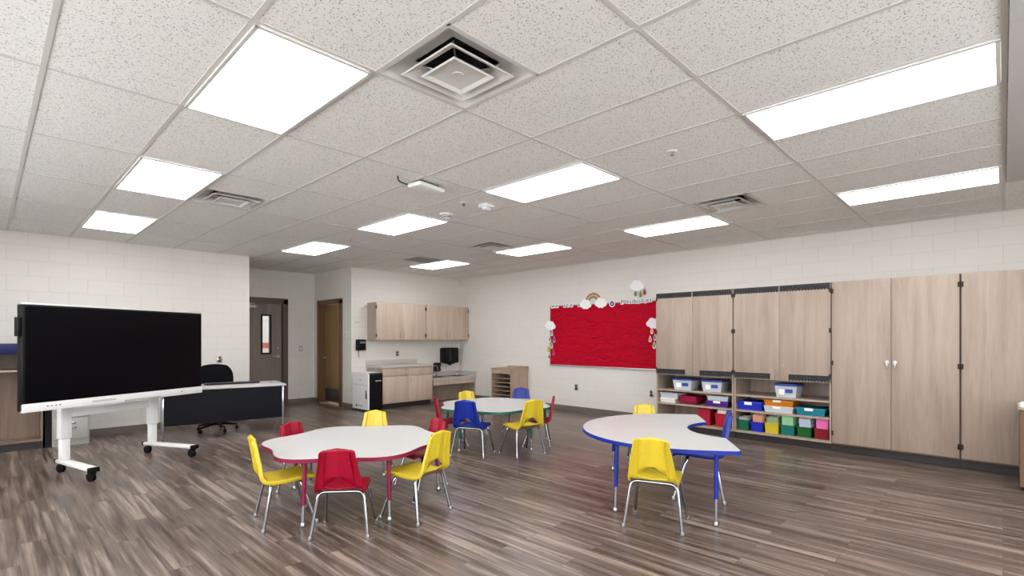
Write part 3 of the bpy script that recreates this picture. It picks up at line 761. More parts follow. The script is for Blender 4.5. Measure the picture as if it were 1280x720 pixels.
def flat_case(y0, y1, z0, z1, col, lab, labels=(0,), depth=.33, grp=None):
    w = y1-y0; h = z1-z0
    t = thing('flat_case', (XI+depth/2, (y0+y1)/2, z0), lab, 'storage case', grp)
    bin_mesh(MB(), w*.97, depth*.97, h*.8, .93).build('tray', col, t, smooth=False)
    MB().box(-depth/2, depth/2, -w/2, w/2, h*.802, h, .004).build('lid', col, t)
    for u in labels: MB().box(-depth/2-.002, -depth/2-.0005, u*w-.05, u*w+.05, h*.62, h*.98).build('paper_label', PAPERW, t, smooth=False)
    return t
BLUE = mat('royal blue plastic', (22, 40, 176), .35)
flat_case(2.375, 2.715, .4145, .53, BLUE, 'royal blue flat case with white label on the middle shelf', (.05,))
flat_case(1.990, 2.360, .4145, .497, CLEAR, 'clear flat case under the orange one on the middle shelf', (.05,))
flat_case(1.985, 2.362, .4975, .583, mat('orange plastic', (206, 122, 22), .35), 'orange flat case stacked on the clear one', (.05,))
flat_case(1.620, 1.965, .4145, .51, mat('teal plastic', (20, 118, 138), .35), 'teal flat case on the middle shelf at the right', (.05,))
flat_case(2.835, 3.165, .4145, .502, mat('purple plastic', (74, 30, 120), .35), 'purple flat case on the middle shelf behind the blue chair', (0,))
flat_case(2.835, 3.150, .5025, .572, CLEAR, 'clear case with green clip stacked on the purple case', ())
flat_case(3.640, 3.900, .4145, .478, WPAINT, 'white flat case at the left end of the middle shelf, lower of two', ())
flat_case(3.600, 3.900, .4785, .565, CLEAR, 'clear flat case stacked on the white one at the left end of the middle shelf', ())
flat_case(3.300, 3.585, .4145, .475, mat('maroon plastic', (128, 14, 46), .4), 'maroon flat case on the middle shelf, lower of two', ())
flat_case(3.310, 3.575, .4755, .532, mat('crimson plastic', (160, 22, 62), .4), 'crimson flat case stacked on the maroon one', ())
def paper_bin(y0, y1, h, col, pcol, pcol2, lab, ph=.10, depth=.33):
    w = y1-y0
    t = thing('book_bin', (XI+depth/2-.01, (y0+y1)/2, .1285), lab, 'book bin', 'coloured book bins')
    m = bin_mesh(MB(), w*.95, depth*.95, h, .90); rim(m, w*.95, depth*.95, h); m.build('tub', col, t, smooth=False)
    for k in range(7):
        m = MB(); x = -depth*.36+k*depth*.10; dz = random.uniform(-.014, .006)
        m.box(x, x+.012, -w*.38+random.uniform(-.006, .006), w*.38, .02, h+ph+dz, rot=Matrix.Rotation(random.uniform(-.05, .02), 4, 'X'))
        m.build('paper_folder', pcol if k % 3 < 2 else pcol2, t, smooth=False)
    return t
GRN = mat('bin green', (14, 96, 74), .4)
lt = mat('mint paper', (160, 214, 160), .8)
paper_bin(2.553, 2.715, .145, GRN, mat('grey paper', (178, 182, 178), .8), PAPERW, 'dark green bin at the left of the six bottom bins, grey papers inside', .035)
paper_bin(2.362, 2.530, .135, BLUE, mat('peach paper', (226, 158, 122), .8), PAPERW, 'royal blue bin holding peach papers on the bottom shelf')
paper_bin(2.165, 2.350, .145, mat('bin yellow', (204, 184, 38), .4), mat('sage paper', (150, 176, 140), .8), PAPERW, 'yellow bin with pale green papers on the bottom shelf', .07)
paper_bin(1.973, 2.150, .135, mat('bin teal', (12, 112, 104), .4), lt, lt, 'teal bin packed with mint green papers on the bottom shelf', .12)
paper_bin(1.777, 1.950, .135, mat('bin forest', (10, 92, 30), .4), mat('lavender paper', (198, 204, 226), .8), PAPERW, 'forest green bin with lavender papers on the bottom shelf', .11)
paper_bin(1.580, 1.752, .135, mat('bin maroon', (128, 10, 30), .4), mat('pink paper', (246, 120, 190), .8), mat('pink paper', (246, 120, 190)), 'maroon bin with bright pink papers at the right end of the bottom shelf', .12)
paper_bin(2.830, 3.030, .20, mat('bin red', (176, 14, 40), .4), PAPERW, mat('buff paper', (220, 190, 150), .8), 'red bin of white papers on the bottom shelf behind the blue chair', .05)
paper_bin(3.095, 3.290, .24, mat('bin crimson', (166, 16, 46), .4), mat('crimson plastic', (160, 22, 62)), PAPERW, 'crimson bin with white handle cutout on the bottom shelf, seen over the table', .01)

# ------------------------------------------------------------------ bulletin board
BY0, BY1, BZ0, BZ1 = 4.14, 6.585, .885, 2.035
t = thing('bulletin_board', (XR, (BY0+BY1)/2, BZ0), 'large bulletin board covered in crumpled red paper on the block wall', 'bulletin board')
m = MB(); nx, nz = 96, 48
grid = [[m.bm.verts.new((XR-.018+.0035*math.sin(y*.9+z*.4)*math.cos(z*.7)+random.uniform(-.0018, .0018), BY0+(BY1-BY0)*y/nx, BZ0+(BZ1-BZ0)*z/nz)) for z in range(nz+1)] for y in range(nx+1)]
for y in range(nx):
    for z in range(nz): m.bm.faces.new((grid[y][z], grid[y][z+1], grid[y+1][z+1], grid[y+1][z]))
m.build('paper_backing', 'red paper', t, world=True, fix=False)
MB().box(XR-.012, XR-.001, BY0, BY1, BZ0, BZ1).build('cork_panel', mat('cork', (150, 112, 76), .9), t, world=True, smooth=False)
f = MB().box(XR-.026, XR-.001, BY0-.02, BY1+.012, BZ0-.028, BZ0-.0005, .003).box(XR-.026, XR-.001, BY1+.0005, BY1+.013, BZ0, BZ1+.012, .002).box(XR-.026, XR-.001, BY0-.02, BY1+.012, BZ1+.0005, BZ1+.014, .002)
f.build('frame', mat('aluminium', (190, 190, 192), .35, .6), t, world=True)

# cut-outs on the board
TO_X = Matrix(((0, 0, 1, 0), (1, 0, 0, 0), (0, 1, 0, 0), (0, 0, 0, 1)))   # (y,z) outline -> wall facing -x
def wallprism(pts, x0, x1): return MB().prism(pts, x0, x1, TO_X)
def cloud(y, z, s_, lab, flat=False):
    lobes = [(-.085, -.015, .05), (-.04, .03, .058), (.03, .04, .065), (.085, .0, .052), (.03, -.035, .05), (-.03, -.04, .05)]
    pts = []
    for k in range(72):
        a = 2*PI*k/72; best = 0
        for (cy, cz, r) in lobes:       # ray/circle outermost hit
            dx, dz = math.cos(a), math.sin(a); bq = dx*cy+dz*cz; disc = bq*bq-(cy*cy+cz*cz-r*r)
            if disc > 0: best = max(best, bq+math.sqrt(disc))
        pts.append((y+best*math.cos(a)*s_, z+best*math.sin(a)*s_))
    o = wallprism(pts, XR-.036, XR-.033).build('paper_cloud', PAPERW, smooth=False)
    tag(o, lab, 'paper cutout', 'paper clouds'); return o
def drop(y, z, s_, col, lab, rimc=None):
    t = thing('paper_raindrop', (XR-.030, y, z), lab, 'paper cutout', 'paper raindrops')
    def ol(q):
        p = []
        for k in range(24):
            a = 2*PI*k/24; r = q; yy = r*math.sin(a)*math.sin(a/2)**1.2 if a <= PI else -r*math.sin(2*PI-a)*math.sin((2*PI-a)/2)**1.2
            p.append((yy, q*1.55*math.cos(a)-q*.2))
        return p
    MB().prism(ol(.042*s_), 0, .0015, TO_X).build('backing', rimc or PAPERW, t, smooth=False)
    MB().prism(ol(.030*s_), -.002, -.0005, TO_X).build('colour_layer', mat('paper %d %d %d' % col, col, .7), t, smooth=False)
cloud(6.575, 1.651, 1.0, 'white paper cloud on the left edge of the red board')
cloud(4.30, 1.65, .95, 'white paper cloud on the right edge of the red board, half hidden by the cabinet')
cloud(4.611, 2.305, 1.0, 'white paper cloud on the wall above the right end of the board')
cloud(5.708, 2.035, .98, 'white paper cloud under the left foot of the paper rainbow')
cloud(5.366, 2.045, .98, 'white paper cloud under the right foot of the paper rainbow')
for a in [(6.537, 1.519, 1, (126, 160, 156), 'teal grey raindrop just below the cloud on the left of the board'),
          (6.590, 1.400, 1, (120, 110, 126), 'dark grey raindrop at the left edge, beside the blue one'),
          (6.482, 1.392, 1, (44, 58, 130), 'navy blue raindrop with pale rim on the left side of the board'),
          (6.542, 1.272, 1, (128, 150, 92), 'olive green raindrop on the left side of the board'),
          (6.625, 1.205, 1, (196, 186, 50), 'yellow green raindrop on the frame at the left of the board'),
          (6.496, 1.138, 1.05, (170, 12, 48), 'red raindrop outlined in pink on the left side of the board'),
          (6.607, 1.045, .9, (86, 50, 110), 'purple raindrop lowest at the left edge of the board'),
          (4.327, 1.541, .9, (206, 170, 40), 'yellow raindrop highest on the right edge of the board'),
          (4.361, 1.402, .9, (214, 140, 40), 'orange raindrop in the middle of the right edge'),
          (4.284, 1.297, 1, (120, 150, 70), 'green raindrop lowest on the right edge of the board'),
          (4.270, 1.43, .9, (130, 100, 150), 'lilac raindrop tucked between cabinet and board'),
          (4.645, 2.192, .85, (112, 112, 112), 'grey raindrop under the upper cloud'),
          (4.545, 2.168, .85, (120, 146, 40), 'green raindrop under the upper cloud'),
          (4.465, 2.205, .85, (150, 14, 56), 'crimson raindrop under the upper cloud')]:
    drop(*a, rimc=mat('pink paper rim', (220, 90, 130), .7) if 'pink' in a[4] else (mat('lilac paper rim', (196, 180, 216), .7) if 'navy' in a[4] else (mat('same rim %s' % a[4][:5], a[3], .7) if a[1] > 2.1 or 'yellow green' in a[4] else None)))
# rainbow
t = thing('paper_rainbow', (XR-.030, 5.537, 2.06), 'paper rainbow arching above the red board between two clouds', 'paper cutout')
cols = [(150, 92, 66), (196, 130, 70), (206, 180, 120), (120, 130, 104), (96, 106, 120), (214, 210, 204)]
for k, c in enumerate(cols):
    r1, r0 = .185-k*.019, .166-k*.019
    pts = [(r1*math.cos(PI*q/24), r1*math.sin(PI*q/24)) for q in range(25)]+[(r0*math.cos(PI*q/24), r0*math.sin(PI*q/24)) for q in range(24, -1, -1)]
    MB().prism(pts, 0, .002+.0004*k, TO_X).build('band', mat('rainbow %d' % k, c, .7), t, smooth=False)
# lettering across the top
def letter(ch, y, z, size, lab, k):
    t = thing('paper_letter', (XR-.030, y, z), lab, 'paper letter', 'paper letters along the top of the board')
    me = text_mesh(ch, size, .001)
    vx = [v.co.x for v in me.vertices]; vyv = [v.co.y for v in me.vertices]
    w_, h_ = max(vx)-min(vx), max(vyv)-min(vyv)
    cxm, cym = (max(vx)+min(vx))/2, (max(vyv)+min(vyv))/2
    r = .012; p = []
    for (sx, sy, a0) in ((1, 1, 0), (-1, 1, 1), (-1, -1, 2), (1, -1, 3)):
        for q in range(4):
            a = (a0+q/3)*PI/2; p.append((sx*(w_/2)+r*math.cos(a), sy*(h_/2)+r*math.sin(a)))
    MB().prism(p, 0, .0015, TO_X).build('backing', PAPERW, t, smooth=False)
    me.transform(XF @ Matrix.Translation((-cxm, -cym, .003)))
    me.materials.append(mat('ink black', (28, 28, 40), .7))
    o = bpy.data.objects.new('glyph', me); COL.objects.link(o); o.parent = t
lets = [('w', 6.505, 'we'), ('e', 6.40, 'we'), ('a', 6.215, 'are'), ('r', 6.13, 'are'), ('e', 6.045, 'are'), ('a', 5.865, 'a')]
names = {0: 'first letter w of the words along the board top', 1: 'letter e beside the w at the left end of the board top', 2: 'letter a starting the second word on the board top',
         3: 'letter r in the middle of the second word on the board top', 4: 'letter e ending the second word on the board top', 5: 'single letter a just left of the paper rainbow'}
for k, (ch, y, wd) in enumerate(lets): letter(ch, y, 2.035, .115, 'black-on-white paper '+names[k], k)
word = 'possibilities'; yy = 4.945
ordn = ['first', 'second', 'third', 'fourth', 'fifth', 'sixth', 'seventh', 'eighth', 'ninth', 'tenth', 'eleventh', 'twelfth', 'last']
wd_ = {'p': .062, 'o': .06, 's': .056, 'i': .036, 'b': .06, 'l': .036, 't': .044, 'e': .06}
for k, ch in enumerate(word):
    letter(ch, yy-wd_[ch]/2, 2.045+.006*math.sin(k*1.7), .105, 'black-on-white paper letter %s, %s of the long word at the right of the board top' % (ch, ordn[k]), k)
    yy -= wd_[ch]*.98
t = thing('paper_badge', (XR-.030, 5.12, 2.025), 'round blue and white paper badge right of the rainbow', 'paper cutout')
MB().lathe([(0, 0), (.062, 0), (.062, .0015), (0, .0015)], mtx=Matrix.Rotation(-PI/2, 4, 'Y')).build('rim', PAPERW, t, smooth=False)
MB().lathe([(0, .002), (.046, .002), (.046, .0035), (0, .0035)], mtx=Matrix.Rotation(-PI/2, 4, 'Y')).build('disc', mat('slate blue paper', (60, 76, 120), .7), t, smooth=False)
me = text_mesh('of', .055, .0008); me.transform(XF @ Matrix.Translation((0, -.002, .0045))); me.materials.append(PAPERW)
o = bpy.data.objects.new('glyph', me); COL.objects.link(o); o.parent = t

# ------------------------------------------------------------------ children's chairs
PL = {'yellow': mat('yellow shell', (208, 182, 44), .38), 'red': mat('red shell', (146, 0, 36), .4, spec=.3), 'blue': mat('blue shell', (8, 36, 136), .38)}
def shell_mesh():
    # (x, z, half width, kind): 0 seat, 1 back, 2 top of the lumbar opening, 3 top edge
    rows = [(.190, .330, .150, 0), (.182, .356, .158, 0), (.150, .366, .163, 0), (.09, .364, .167, 0), (.02, .357, .170, 0), (-.05, .350, .172, 0), (-.105, .350, .173, 0),
            (-.140, .354, .174, 0), (-.163, .366, .174, 0), (-.176, .384, .173, 1), (-.180, .396, .171, 2), (-.190, .47, .159, 1), (-.203, .54, .145, 1), (-.216, .61, .131, 1), (-.226, .650, .127, 1), (-.229, .660, .124, 3)]
    us = [-1, -.97, -.80, -.71, -.66, -.61, -.42, -.21, 0, .21, .42, .61, .66, .71, .80, .97, 1]
    bm = bmesh.new(); G = []
    n = len(rows)
    for i, (x, z, hw, k) in enumerate(rows):
        a = rows[max(i-1, 0)]; b_ = rows[min(i+1, n-1)]
        tx, tz = b_[0]-a[0], b_[1]-a[1]; l = math.hypot(tx, tz); nx_, nz_ = tz/l, -tx/l    # outward = rear/below
        if nz_ > 0 and i < 9: nx_, nz_ = -nx_, -nz_
        if i >= 9 and nx_ > 0: nx_, nz_ = -nx_, -nz_
        row = []
        for u in us:
            off = 0
            au = abs(u)
            if au >= 1: off = .026 if i > 0 else .01
            elif au > .9: off = .002
            if k >= 1:
                off += .020*(1-min(1, au/.61))       # central ridge
                if .64 < au < .68: off += .007       # raised crease beside the centre panel
                if .69 < au < .96: off -= .004
            dz = 0
            if k == 1 and i == 14: dz = .016*(1-au)
            if k == 2: dz = .080*(1-min(1, au/.61))
            if k == 3: dz = .034*(1-au)
            row.append(bm.verts.new((x+nx_*off, u*hw, z+nz_*off+dz)))
        G.append(row)
    for i in range(n-1):
        for j in range(len(us)-1):
            if i == 9 and 5 <= j <= 10: continue
            bm.faces.new((G[i][j], G[i][j+1], G[i+1][j+1], G[i+1][j]))
    bmesh.ops.recalc_face_normals(bm, faces=bm.faces)
    me = bpy.data.meshes.new('shell'); bm.to_mesh(me); bm.free()
    for p in me.polygons: p.use_smooth = True
    me.set_sharp_from_angle(angle=math.radians(9))
    return me
SHELL = shell_mesh()
def chair_proto():
    t = thing('school_chair', (0, 0, 0), '', 'chair')
    o = bpy.data.objects.new('shell', SHELL); COL.objects.link(o); o.parent = t
    if not SHELL.materials: SHELL.materials.append(PL['yellow'])
    sm = o.modifiers.new('thick', 'SOLIDIFY'); sm.thickness = .006; sm.offset = 0
    m = MB()
    for s_ in (-1, 1):
        m.tube([(-.212, s_*.090, .560), (-.220, s_*.045, .585)], .0045, 6)
    m.build('rib', PL['yellow'], o)
    rear = bend([(-.185, -.208, .012), (-.125, -.165, .335), (-.122, .165, .335), (-.185, .208, .012)], .055, 7)
    MB().tube(rear, .0125, 12).build('rear_frame', CHROME, t)
    front = bend([(.180, -.200, .012), (.075, -.160, .330), (.075, .160, .330), (.180, .200, .012)], .055, 7)
    MB().tube(front, .0125, 12).build('front_frame', CHROME, t)
    MB().box(-.13, .085, -.10, -.075, .343, .349).box(-.13, .085, .075, .10, .343, .349).build('seat_bracket', BLACKP, t)
    for (x, y) in ((-.187, -.2095), (-.187, .2095), (.183, -.2015), (.183, .2015)):
        MB().lathe([(0, 0), (.013, 0), (.0165, .004), (.0165, .018), (.014, .028), (0, .028)], (x, y, 0), 12).build('foot_glide', STEEL, t)
    return t
SH = {}
for c in PL:
    me = SHELL.copy(); me.materials.clear(); me.materials.append(PL[c]); SH[c] = me
RB = {}
PROTO = chair_proto(); used = False
def chair(col, x, y, face, s_, lab, grp):
    global used
    o = PROTO if not used else copy_tree(PROTO); used = True
    o.location = (x, y, 0); o.rotation_euler = (0, 0, math.radians(face)); o.scale = (s_, s_, s_); o['label'] = lab; o['group'] = grp
    for ch in o.children:
        if ch.name.startswith('shell'):
            ch.data = SH[col]
            for r in ch.children:
                if col not in RB: RB[col] = r.data.copy(); RB[col].materials.clear(); RB[col].materials.append(PL[col])
                r.data = RB[col]
    return o
def chair_top(col, ax, ay, face, s_, lab, grp):      # placed by the top of its backrest
    a = math.radians(face); return chair(col, ax+.235*s_*math.cos(a), ay+.235*s_*math.sin(a), face, s_, lab, grp)
g1, g2, g3 = 'chairs around the magenta-edged flower table', 'chairs around the green-edged flower table', 'chairs at the blue-edged horseshoe table'
chair('red', 1.81, 3.51, 49, .94, 'red plastic school chair in the foreground, back to the camera at the magenta-edged table', g1)
chair('yellow', 1.60, 4.05, -12, .99, 'yellow school chair seen side-on at the left end of the magenta-edged table', g1)
chair('yellow', 2.36, 3.42, 107, 1.0, 'yellow school chair at the front right of the magenta-edged table, turned left', g1)
chair_top('red', 1.985, 4.90, -71, .90, 'red school chair behind the left lobe of the magenta-edged table', g1)
chair_top('yellow', 2.93, 5.01, -130, .90, 'yellow school chair facing the camera behind the magenta-edged table', g1)
chair_top('red', 3.06, 4.05, 180, .90, 'red school chair behind the yellow one at the right of the magenta-edged table', g1)
chair('blue', 4.05, 4.67, 25, 1.0, 'blue school chair at the front left of the green-edged table', g2)
chair('yellow', 4.47, 4.26, 80, 1.0, 'yellow school chair at the front of the green-edged table', g2)
chair('red', 5.01, 4.50, 130, .94, 'red school chair at the right end of the green-edged table', g2)
chair_top('red', 4.05, 5.42, -30, .93, 'red school chair at the left end of the green-edged table, seen side-on', g2)
chair_top('yellow', 4.95, 5.87, -110, .90, 'yellow school chair behind the green-edged table, nearest the sink', g2)
chair_top('blue', 5.72, 5.47, -150, .93, 'blue school chair behind the green-edged table, in front of the paper sorter', g2)
chair('yellow', 3.50, 1.92, 19, 1.01, 'yellow school chair with its back to the camera at the blue-edged horseshoe table', g3)
chair('blue', 4.39, 2.0, 115, 1.12, 'large blue school chair inside the notch of the horseshoe table', g3)
chair_top('yellow', 5.30, 3.07, -146, .92, 'yellow school chair on the far side of the horseshoe table by the shelves', g3)

# ------------------------------------------------------------------ tables
def legset(t, legs, topz, col, split, foot=.03):
    for (x, y, fx, fy) in legs:
        k = (topz-split)/topz
        mx_, my_ = x+(fx-x)*k, y+(fy-y)*k
        l = MB().cyl((x, y, topz-.001), (mx_, my_, split), .0165, n=14).build('leg', col, t)
        MB().cyl((mx_, my_, split+.001), (fx, fy, .02), .0125, n=12).build('leg_insert', CHROME, l, label='chrome lower leg')
        MB().lathe([(0, 0), (.016, 0), (.02, .006), (.019, .016), (.013, .03), (0, .03)], (fx, fy, 0), 12).build('foot_glide', STEEL, l)
        MB().lathe([(0, topz-.004), (.04, topz-.004), (.04, topz-.0005), (0, topz-.0005)], (x, y, 0), 14).build('leg_plate', BLACKP, l)
def top_mesh(pts, z0, z1):
    return MB().prism(pts, z0, z1)
def offset_outline(pts, d):
    n = len(pts); out = []
    for k in range(n):
        a, b_ = Vector(pts[k-1]), Vector(pts[(k+1) % n]); tt = (b_-a).normalized()
        out.append((pts[k][0]-tt.y*-d*-1*-1, pts[k][1]+tt.x*-d*-1*-1))
    return out
def table(name, loc, rz, outline, height, edgecol, legs, lab, split):
    t = thing(name, loc, lab, 'table', rz=rz)
    inner = []
    n = len(outline)
    for k in range(n):
        a, b_ = Vector(outline[k-1]), Vector(outline[(k+1) % n]); tt = (b_-a).normalized()
        inner.append((outline[k][0]-tt.y*.004, outline[k][1]+tt.x*.004))
    top_mesh(inner, height-.0275, height).build('tabletop', TABLETOP, t)
    # edge band: ring between inner and outer outline
    m = MB(); z0, z1 = height-.030, height-.0006
    I = [(p[0], p[1]) for p in inner]
    vs = [[m.bm.verts.new((p[0], p[1], z)) for p in L_] for L_, z in ((outline, z0), (outline, z1), (I, z1), (I, z0))]
    for q in range(4):
        A, B = vs[q], vs[(q+1) % 4]
        for k in range(n): m.bm.faces.new((A[k], A[(k+1) % n], B[(k+1) % n], B[k]))
    m.build('edge_band', edgecol, t)
    legset(t, legs, height-.0285, edgecol, split)
    return t
def flower(phi):
    return [((.735+.048*math.cos(6*(a-phi)))*math.cos(a), (.735+.048*math.cos(6*(a-phi)))*math.sin(a)) for a in [2*PI*k/180 for k in range(180)]]
def polar_legs(angs, r0, r1):
    return [(r0*math.cos(math.radians(a)), r0*math.sin(math.radians(a)), r1*math.cos(math.radians(a)), r1*math.sin(math.radians(a))) for a in angs]
MAG = mat('magenta edge', (128, 8, 58), .4); TEAL = mat('teal green edge', (8, 94, 80), .4); CB = mat('cobalt edge', (10, 42, 146), .4)
table('activity_table', (2.25, 4.15, 0), 0, flower(math.radians(20)), .51, MAG, polar_legs([-151, -99, -28, 40, 112], .69, .715), 'flower-shaped white activity table with magenta edge and legs, nearest the screen', .155)
table('activity_table', (4.75, 5.03, 0), 0, flower(math.radians(50)), .51, TEAL, polar_legs([-94, -172, 118, 62, -35], .69, .72), 'flower-shaped white activity table with teal green edge, in the middle of the room', .155)
def horseshoe():
    R, str_ = .925, .29; p = []
    # local: u = x, back = +y ; ends at y=0
    def rc(cx, cy, r, a0, a1, n=5): return [(cx+r*math.cos(a0+(a1-a0)*k/n), cy+r*math.sin(a0+(a1-a0)*k/n)) for k in range(n+1)]
    p += rc(R-.045, .045, .045, -PI/2, 0)
    p += [(R*math.cos(PI*k/48), str_+R*.99*math.sin(PI*k/48)) for k in range(49)]
    p += rc(-R+.045, .045, .045, PI, 3*PI/2)
    hw, dp = .41, .24; r = (hw*hw+dp*dp)/(2*dp); cy = dp-r; a0 = math.atan2(0-cy, -hw); a1 = math.atan2(0-cy, hw)
    p += [(r*math.cos(a0+(a1-a0)*k/24), cy+r*math.sin(a0+(a1-a0)*k/24)) for k in range(25)]
    return p
rz = math.radians(34.3)
table('activity_table', (4.57, 1.915, 0), rz, horseshoe(), .57, CB,
      [(-.86, .17, -.875, .175), (.86, .17, .875, .175), (-.655, .90, -.665, .915), (.655, .90, .665, .915)], 'horseshoe-shaped white activity table with bright blue edge and legs', .198)

# ------------------------------------------------------------------ display on its stand
A = math.radians(28)
t = thing('interactive_display', (1.09, 7.13, 0), 'large black interactive display on a white wheeled stand', 'display', rz=A)
# local: x along the screen, -y towards the viewer
HWd, Z0, Z1 = .955, .70, 1.725
MB().box(-HWd, HWd, .0, .075, Z0+.01, Z1-.004, .008).build('housing', BLACKP, t)
MB().box(-HWd+.022, HWd-.012, -.004, -.0005, Z0+.088, Z1-.022).build('screen', BLACKG, t, smooth=False)
MB().box(-HWd, HWd, -.012, .03, Z0, Z0+.082, .006).build('bottom_bezel', WHITE, t)
MB().box(-HWd+.01, HWd, -.006, .04, Z1-.0035, Z1+.014, .003).build('top_bezel', WHITE, t)
MB().box(-.03, .37, -.045, -.0125, Z0+.004, Z0+.022, .003).build('pen_tray', GREYM, t)
m = MB()
for k in range(4): m.cyl((-.76+k*.035, -.0125, Z0+.045), (-.76+k*.035, -.016, Z0+.045), .006, n=10)
m.cyl((.66, -.0125, Z0+.045), (.66, -.016, Z0+.045), .007, n=10)
m.build('buttons', mat('dark grey plastic', (44, 42, 42)), t)
MB().box(-.36, -.12, -.0135, -.0125, Z0+.03, Z0+.05).build('speaker_slot', mat('pale grey plastic', (190, 188, 184)), t)
MB().box(-HWd-.03, -HWd-.0005, .01, .06, 1.42, 1.60, .006).build('side_module', BLACKP, t)
for s_, fb in ((-1, 0), (1, 1)):
    x = s_*.47; yc = .22
    MB().box(x-.05, x+.05, yc-.035, yc+.035, .36, Z0+.45, .008).build('column', WHITE, t)
    c = MB().box(x-.04, x+.04, yc-.028, yc+.028, .142, .3595, .006).build('inner_column', WHITE, t)
    RT = Matrix.Translation((x, yc, 0)) @ Matrix.Rotation(math.radians(-14 if s_ < 0 else -1), 4, 'Z') @ Matrix.Translation((-x, -yc, 0))
    ft = MB().box(x-.045, x+.045, yc-.66, yc+.10, .105, .1415, .012, rot=RT).build('foot_bar', WHITE, t)
    MB().box(x-.047, x+.047, yc-.675, yc-.645, .098, .1435, .004, rot=RT).build('end_cap', BLACKP, ft)
    MB().box(x-.047, x+.047, yc+.09, yc+.11, .102, .1435, .004, rot=RT).build('end_cap', BLACKP, ft)
    for yy in (yc-.63, yc+.06):
        cp = RT @ Vector((x, yy, 0)); xk = x; x, yy = cp.x, cp.y
        cs = MB().cyl((x, yy, .10), (x, yy, .09), .02).box(x-.03, x+.03, yy-.02, yy+.02, .075, .0905, .004).build('caster', BLACKP, t)
        MB().lathe([(0, -.024), (.03, -.024), (.044, -.018), (.046, -.006), (.030, -.004), (.030, .004), (.046, .006), (.044, .018), (.03, .024), (0, .024)], mtx=Matrix.Translation((x, yy+.012, .0465)) @ Matrix.Rotation(PI/2, 4, 'Y')).build('wheel', BLACKP, cs); x = xk
MB().box(-.419, .419, .20, .24, .575, .665, .006).build('cross_beam', WHITE, t)
MB().box(-.45, .45, .0755, .18, 1.0, 1.1).build('mounting_rail', GREYM, t, smooth=False)

# ------------------------------------------------------------------ desk
DA = math.radians(-10)
t = thing('teacher_desk', (2.37, 8.05, 0), 'long desk with pale grey top and black modesty panel', 'desk', rz=DA)
DW, DD, DH = .775, .74, .715
MB().box(-DW, DW, 0, DD, DH-.028, DH, .004).build('desktop', DESKTOP, t)
MB().box(-DW+.04, DW-.055, .02, .038, .215, DH-.029).build('modesty_panel', DARKNAVY, t, smooth=False)
for x in (-DW+.028, DW-.04):
    for y in (.03, DD-.08): MB().box(x-.013, x+.013, y-.013, y+.013, .012, DH-.0285, .003).cyl((x, y, 0), (x, y, .012), .014).build('leg', CHROME, t)
    MB().box(x-.011, x+.011, .045, DD-.095, DH-.06, DH-.0285).build('side_rail', CHROME, t, smooth=False)
MB().lathe([(0, DH+.0003), (.03, DH+.0003), (.03, DH+.004), (0, DH+.004)], (DW-.14, .40, 0)).build('grommet', BLACKP, t)
kb = thing('soundbar', (2.55, 8.42, DH+.0005), 'dark slim soundbar lying on the pale desk top', 'soundbar', rz=DA)
MB().box(-.36, .36, -.045, .045, 0, .032, .01).build('body', mat('graphite', (56, 56, 58), .5), kb)
MB().box(-.34, .34, -.0475, -.0455, .006, .026).build('grille_cloth', mat('mid charcoal', (34, 34, 36), .9), kb)

# office chair
t = thing('office_chair', (2.42, 8.72, 0), 'black office chair with curved backrest behind the desk', 'office chair', rz=math.radians(-100))
# local +x = facing the desk
for k in range(5):
    a = 2*PI*k/5+.3; c, s_ = math.cos(a), math.sin(a)
    l = MB().tube([(c*.03, s_*.03, .11), (c*.15, s_*.15, .098), (c*.27, s_*.27, .075)], [.022, .018, .014], 10).cyl((c*.27, s_*.27, .078), (c*.27, s_*.27, .05), .008, n=8).build('base_arm', BLACKP, t)
    MB().lathe([(0, -.02), (.02, -.02), (.026, -.012), (.026, .012), (.02, .02), (0, .02)], mtx=Matrix.Translation((c*.27, s_*.27, .027)) @ Matrix.Rotation(a, 4, 'Z') @ Matrix.Rotation(PI/2, 4, 'X')).build('caster_wheel', BLACKP, l)
MB().cyl((0, 0, .085), (0, 0, .22), .028).cyl((0, 0, .22), (0, 0, .42), .016).build('gas_column', BLACKP, t)
fab = mat('black fabric', (10, 10, 16), .9, spec=.15)
m = MB().prism([(.22*abs(math.cos(a))**.7*math.copysign(1, math.cos(a)), .23*abs(math.sin(a))**.7*math.copysign(1, math.sin(a))) for a in [2*PI*k/40 for k in range(40)]], .42, .48)
m.build('seat', fab, t)
# backrest: curved pad
m = MB(); nu, nv = 16, 12
Fr = []; Bk = []
for i in range(nv+1):
    v_ = -1+2*i/nv; zf = .70+.30*v_
    rw = .25*(1-abs(v_)**4*.35)-.02*(v_ < 0)*abs(v_)
    f_, b2 = [], []
    for j in range(nu+1):
        u = -1+2*j/nu; xx = -.27-.015*v_+.06*u*u
        th = .035*(1-.6*max(abs(u), abs(v_))**4)
        f_.append(m.bm.verts.new((xx+th, u*rw, zf-.02*u*u*(1 if v_ > 0 else 0)*v_))); b2.append(m.bm.verts.new((xx-th, u*rw, zf-.02*u*u*(1 if v_ > 0 else 0)*v_)))
    Fr.append(f_); Bk.append(b2)
for i in range(nv):
    for j in range(nu):
        m.bm.faces.new((Fr[i][j], Fr[i][j+1], Fr[i+1][j+1], Fr[i+1][j])); m.bm.faces.new((Bk[i][j], Bk[i+1][j], Bk[i+1][j+1], Bk[i][j+1]))
for i in range(nv):
    m.bm.faces.new((Fr[i][0], Fr[i+1][0], Bk[i+1][0], Bk[i][0])); m.bm.faces.new((Fr[i][nu], Bk[i][nu], Bk[i+1][nu], Fr[i+1][nu]))
